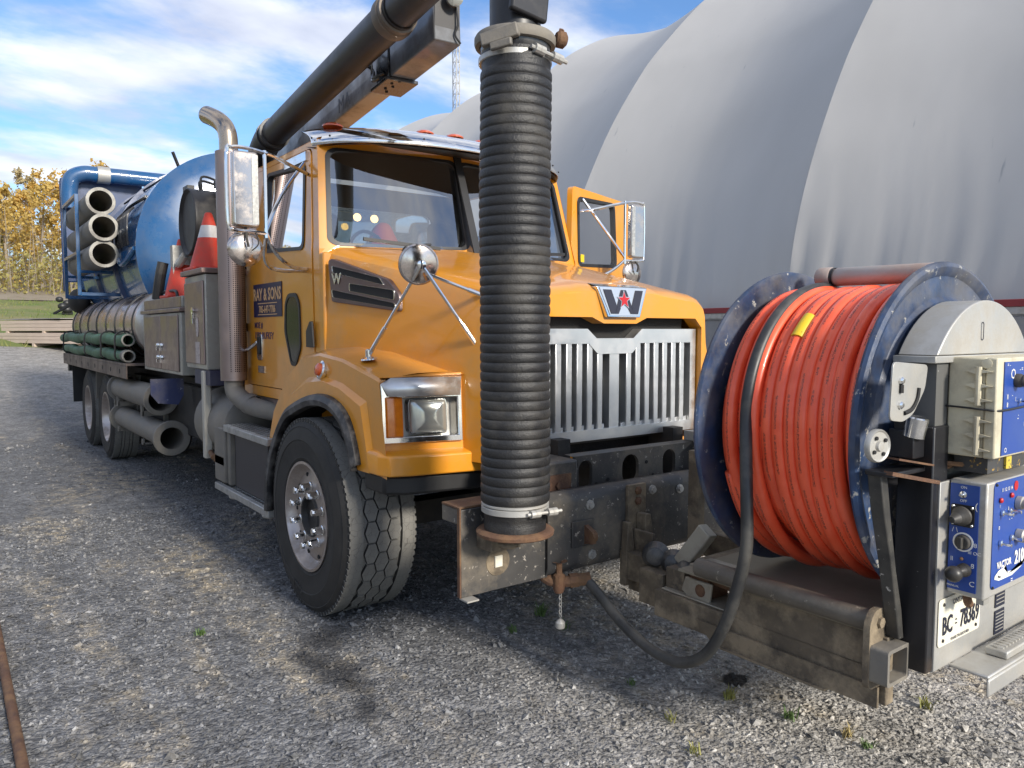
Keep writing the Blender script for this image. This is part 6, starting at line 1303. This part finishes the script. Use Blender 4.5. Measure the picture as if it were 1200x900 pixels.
q = B(); q.prism([(-1.40, 1.17), (-1.12, 1.17), (-1.12, 1.02), (-1.17, .93), (-1.34, .95), (-1.40, 1.03)], XZ(3.30), 0, .012); q.obj('mud_flap', mat('blue_flap', (.035, .045, .12), .6, flake=(.35, .36, .42), fscale=15, fpos=.62, dirt=(.2, .18, .15), damt=.5), TR)

# ---- black silencer drum lying across behind the cab
q = B(); q.lathe((-1.06, 3.27, 2.585), (1, 0, 0), [(0, .03), (.27, .03), (.285, .012), (.292, .0), (.30, .006), (.30, .03), (.295, .04), (.295, .9), (0, .92)], n=44); q.obj('silencer_drum', mat('drum_black', (.013, .013, .015), .5, coat=.0, dirt=(.10, .09, .08), damt=.4, dscale=4), TR)
q = B(); q.bx(-1.0, -.94, 3.45, 3.62, 2.70, 2.95); q.tube([(-.92, 3.27, 2.88), (-.92, 3.27, 3.0), (-.80, 3.27, 2.985), (-.66, 3.27, 2.89)], .011, n=6); q.tube([(-.92, 3.32, 2.88), (-.92, 3.32, 2.97), (-.80, 3.32, 2.955), (-.66, 3.32, 2.89)], .011, n=6); q.obj('drum_handle', dkrub, TR)
q = B(); q.bx(-1.12, -.9, 3.56, 3.66, 2.0, 2.40); q.tube([(-1.06, 3.58, 2.26), (-1.08, 3.5, 2.22), (-1.05, 3.4, 2.30)], .035, n=10); q.obj('drum_support', oxid, TR, bevel=.02)
q = B(); q.tube([(-1.14, 3.86, 2.26), (-1.17, 3.88, 2.1), (-1.19, 3.92, 1.905)], .05, n=10); q.obj('black_boot_hose', hoserub, TR)

# ---- blue debris tank
TZ, TRd = 2.5, 1.14
q = B(); q.lathe((0, 0, TZ), (0, 1, 0), [(0, 4.83), (.4, 4.84), (.75, 4.87), (.98, 4.92), (1.09, 4.965), (TRd, 5.01), (TRd + .018, 5.02), (TRd + .018, 5.055), (TRd, 5.065), (TRd, 9.25), (TRd + .03, 9.26), (TRd + .03, 9.34), (TRd, 9.35), (.9, 9.5), (0, 9.62)], n=80)
tank = q.obj('debris_tank', blue, TR, smooth=30)
for y in (6.3, 7.7): q = B(); q.lathe((0, y, TZ), (0, 1, 0), [(TRd, -.05), (TRd + .045, -.045), (TRd + .045, .045), (TRd, .05)], n=80); q.obj('tank_ring', bluedk, tank)
q = B(); q.bx(-.7, .7, 4.95, 9.2, 1.165, 1.5); q.obj('tank_cradle', chassis, tank)
q = B(); q.bx(-1.34, -.2, 9.42, 9.52, 2.35, 3.92); q.bx(-1.36, -1.31, 9.36, 9.415, 2.2, 3.86); q.obj('rear_door_panel', bluedk, tank, bevel=.015)
q = B(); q.tube([(-1.24, 9.30, 3.45), (-1.24, 9.30, 3.70), (-1.20, 9.28, 3.90), (-1.05, 9.26, 3.985), (-.85, 9.25, 3.99), (-.4, 9.22, 3.99), (.2, 9.2, 3.99)], .115, n=20); tp = q.obj('top_pipe', blue, tank)
q = B(); q.lathe((-.78, 9.25, 3.99), (1, 0, 0), [(.118, -.09), (.13, -.085), (.13, .085), (.118, .09)], n=24); q.obj('pipe_coupling', oxid, tank)
q = B()
for y in (6.45, 7.60): q.bx(-1.54, -1.50, y, y + .04, 2.03, 3.24); q.bx(-1.50, -1.0, y, y + .04, 2.03, 2.07); q.bx(-1.50, -1.10, y, y + .04, 2.30, 2.335)
for z in (3.20, 2.52): q.bx(-1.54, -1.50, 6.49, 7.60, z, z + .04)
q.obj('pipe_rack', blue, tank, bevel=.004)
q = B()
for k in range(9):
    y = 5.35 + k * .085; q.tube([(-1.10, y, 2.98), (-1.16, y + .03, 2.90), (-1.185, y - .03, 2.72), (-1.17, y + .02, 2.56)], .012, n=6, k=3)
q.tube([(-.98, 5.3, 3.10), (-1.05, 5.8, 3.05), (-1.1, 6.2, 2.95)], .02, n=6); q.obj('hung_chain_loops', blackg, tank)
q = B(); q.grid([[(-1.14 - .06 * (1 - ((y - 5.6) / .5) ** 2), y, z) for y in (5.1, 5.3, 5.6, 5.9, 6.1)] for z in (2.38, 2.50)]); q.tube([(-1.15, 5.1, 2.5), (-1.2, 5.35, 2.38), (-1.21, 5.6, 2.36), (-1.15, 6.1, 2.5)], .03, n=8); q.obj('tank_side_trough', blue, tank)
q = B(); q.tube([(-.62, 5.3, 3.45), (-.70, 5.25, 3.62)], .018, n=8); q.tube([(-.62, 5.3, 3.45), (-.82, 6.3, 3.32), (-.9, 7.0, 3.25)], .012, n=6); q.obj('tank_top_handle', dkrub, tank)
q = B(); q.ball((-1.2, 9.0, 2.05), .22, 14, (.7, 1.2, .85)); q.bar((-1.3, 9.0, 2.0), (-1.42, 10.1, 1.88), .03, .03); q.obj('rear_valve', chassis, tank)

# ---- side water tank with straps
q = B(); q.lathe((-.90, 0, 1.665), (0, 1, 0), [(0, 4.42), (.18, 4.43), (.30, 4.47), (.355, 4.54), (.37, 4.64), (.37, 9.35), (.34, 9.5), (.2, 9.58), (0, 9.6)], n=48); wt = q.obj('water_tank', polish, TR)
q = B(); q.lathe((-.90, 0, 1.665), (0, 1, 0), [(0, 4.415), (.182, 4.425), (.302, 4.465), (.357, 4.535), (.371, 4.60)], n=48); q.obj('water_tank_end', steelb, wt)
for y in (4.75, 5.2, 5.75, 6.35, 7.05, 7.75, 8.5, 9.2): q = B(); q.lathe((-.90, y, 1.665), (0, 1, 0), [(.37, -.02), (.379, -.018), (.379, .018), (.37, .02)], n=48); q.obj('tank_strap', dkrub, wt)
q = B(); q.bx(-1.36, -.9, 4.65, 9.7, 1.235, 1.262); q.bx(-1.36, -1.345, 4.65, 9.7, 1.10, 1.234); rl_ = q.obj('side_rail', mat('brown_rail', (.17, .13, .11), .5, .5, dirt=(.1, .08, .06), damt=.6), TR, bevel=.004)
for k in range(9): q = B(); q.lathe((-1.3605, 5.0 + k * .55, 1.17), (-1, 0, 0), [(.028, 0), (.026, .002), (0, .002)], n=10); q.obj('rail_hole', inside, rl_)
for y in (4.95, 5.85, 7.1, 9.2):
    q = B(); q.tube([(-1.20, y, 1.265), (-1.39, y, 1.30), (-1.405, y, 1.42), (-1.395, y, 1.56), (-1.30, y + .02, 1.60), (-1.215, y, 1.55)], .010, n=6); q.obj('hose_strap', dkrub, rl_)
# rear fenders between the wheels
for y in (5.98, 7.33):
    q = B(); q.prism([(y, 1.08), (y + .03, 1.08), (y + .10, .70), (y + .07, .70)], YZ(-1.25), 0, .32); q.obj('wheel_divider', ductile, TR)
q = B(); q.bx(-1.26, -.9, 9.55, 9.58, .5, 1.1); q.bx(-1.3, -1.2, 9.6, 9.75, .98, 1.1); q.obj('rear_mud_flap', dkrub, TR)
for y in (4.2, 5.5):
    q = B(); q.bx(-1.3, -.6, y, y + .05, .75, .80); q.bx(-1.1, -1.05, y, y + .05, .45, 1.1); q.bx(-1.3, -1.05, y, y + .05, .465, .48); q.bx(-1.31, -1.29, y, y + .05, .465, .52); q.bx(-1.31, -1.29, y, y + .05, .75, .86); q.obj('tube_carrier', ductile, TR)

# ------------------------------------------------------------------ loose things carried by the truck
def pipe_thing(name, o, L, r, wall, m, label, group, flange=0.0, n=28):
    root = empty(name, o, label, 'pipe', group)
    q = B(); q.lathe((0, 0, 0), (0, 1, 0), [(r - wall, 0), (r, 0), (r, L), (r - wall, L)], n=n, closed=True); q.obj('tube', m, root)
    if flange:
        for h in (0, L - .035): q = B(); q.lathe((0, h, 0), (0, 1, 0), [(r - wall + .001, -.004), (r + flange, -.004), (r + flange + .004, .004), (r + flange + .004, .030), (r + flange, .037), (r + .003, .037), (r + .003, .06)], n=n); q.obj('end_flange', m, root)
    else:
        q = B(); q.lathe((0, 0, 0), (0, 1, 0), [(r - wall - .001, -.002), (r + .005, -.002), (r + .008, .006), (r + .008, .03), (r + .001, .034)], n=n); q.obj('end_ring', pipegrey, root)
    return root
pipe_thing('suction_tube', (-1.345, 5.90, 3.095), 1.95, .150, .028, ductile, 'topmost of the three open grey pipes on the blue rack', 'grey pipes on the blue rack')
pipe_thing('suction_tube', (-1.335, 5.82, 2.79), 2.0, .150, .028, ductile, 'middle of the three open grey pipes on the blue rack', 'grey pipes on the blue rack')
pipe_thing('suction_tube', (-1.335, 5.86, 2.49), 2.0, .150, .028, ductile, 'lowest of the three open grey pipes on the blue rack', 'grey pipes on the blue rack')
pipe_thing('suction_tube', (-1.20, 3.45, .605), 2.3, .115, .012, ductile, 'grey flanged pipe slung lowest, in front of the rear wheels', 'grey flanged pipes slung under the toolbox', .045)
pipe_thing('suction_tube', (-1.21, 3.80, .945), 2.0, .125, .012, ductile, 'grey pipe slung above the lowest one, under the toolbox', 'grey flanged pipes slung under the toolbox', .03)
for z, L, lb in ((1.505, 5.2, 'upper green lay-flat hose strapped along the water tank'), (1.335, 4.9, 'lower green lay-flat hose strapped along the water tank')):
    root = empty('green_hose', (-1.305, 4.80, z), lb, 'hose', 'green hoses along the water tank')
    pts = [(.01 * math.sin(k * 1.1 + z), L * k / 12, .012 * math.sin(k * 1.7 + 2 * z)) for k in range(13)]
    q = B(); q.tube(pts, lambda t: .066 + .004 * math.sin(40 * t), n=18, k=4, cap=False); q.obj('hose_body', green, root)
    q = B(); q.lathe((0, -.01, 0), (0, 1, 0), [(.052, 0), (.064, 0), (.069, .01), (.069, .12), (.066, .13)], n=20); q.lathe((0, -.01, 0), (0, 1, 0), [(.052, 0), (.052, .4), (0, .4)], n=20); q.obj('hose_coupling', ductile if z < 1.4 else green, root)
    q = B(); q.lathe((0, -.012, 0), (0, 1, 0), [(.050, .0), (.066, .0), (.067, .012), (.05, .012)], n=20, closed=True); q.obj('hose_end_ring', pipegrey, root)
def cone(loc, h, label, tilt=(0, 0, 0)):
    root = empty('traffic_cone', loc, label, 'traffic cone', 'traffic cones carried on the truck'); root.rotation_euler = tilt
    r0 = .155; rt = .026
    def rr_(f): return r0 + (rt - r0) * f
    q = B(); q.lathe((0, 0, .03), (0, 0, 1), [(rr_(0), 0), (rr_(1) + .004, h - .04), (rr_(1) - .004, h - .03), (0, h - .03)], n=28); q.obj('cone_body', conered, root)
    q = B(); q.lathe((0, 0, .03), (0, 0, 1), [(rr_(.55) + .003, (h - .04) * .55), (rr_(.78) + .005, (h - .04) * .78)], n=28); q.obj('white_band', conewht, root)
    q = B(); q.bx(-.17, .17, -.17, .17, 0, .03); q.obj('cone_base', conered, root, bevel=.01)
cone((-1.09, 2.46, 2.086), .48, 'orange traffic cone with white band on the tall toolbox')
cone((-1.03, 3.62, 1.905), .56, 'orange traffic cone standing on the wide toolbox, half hidden by the drum')
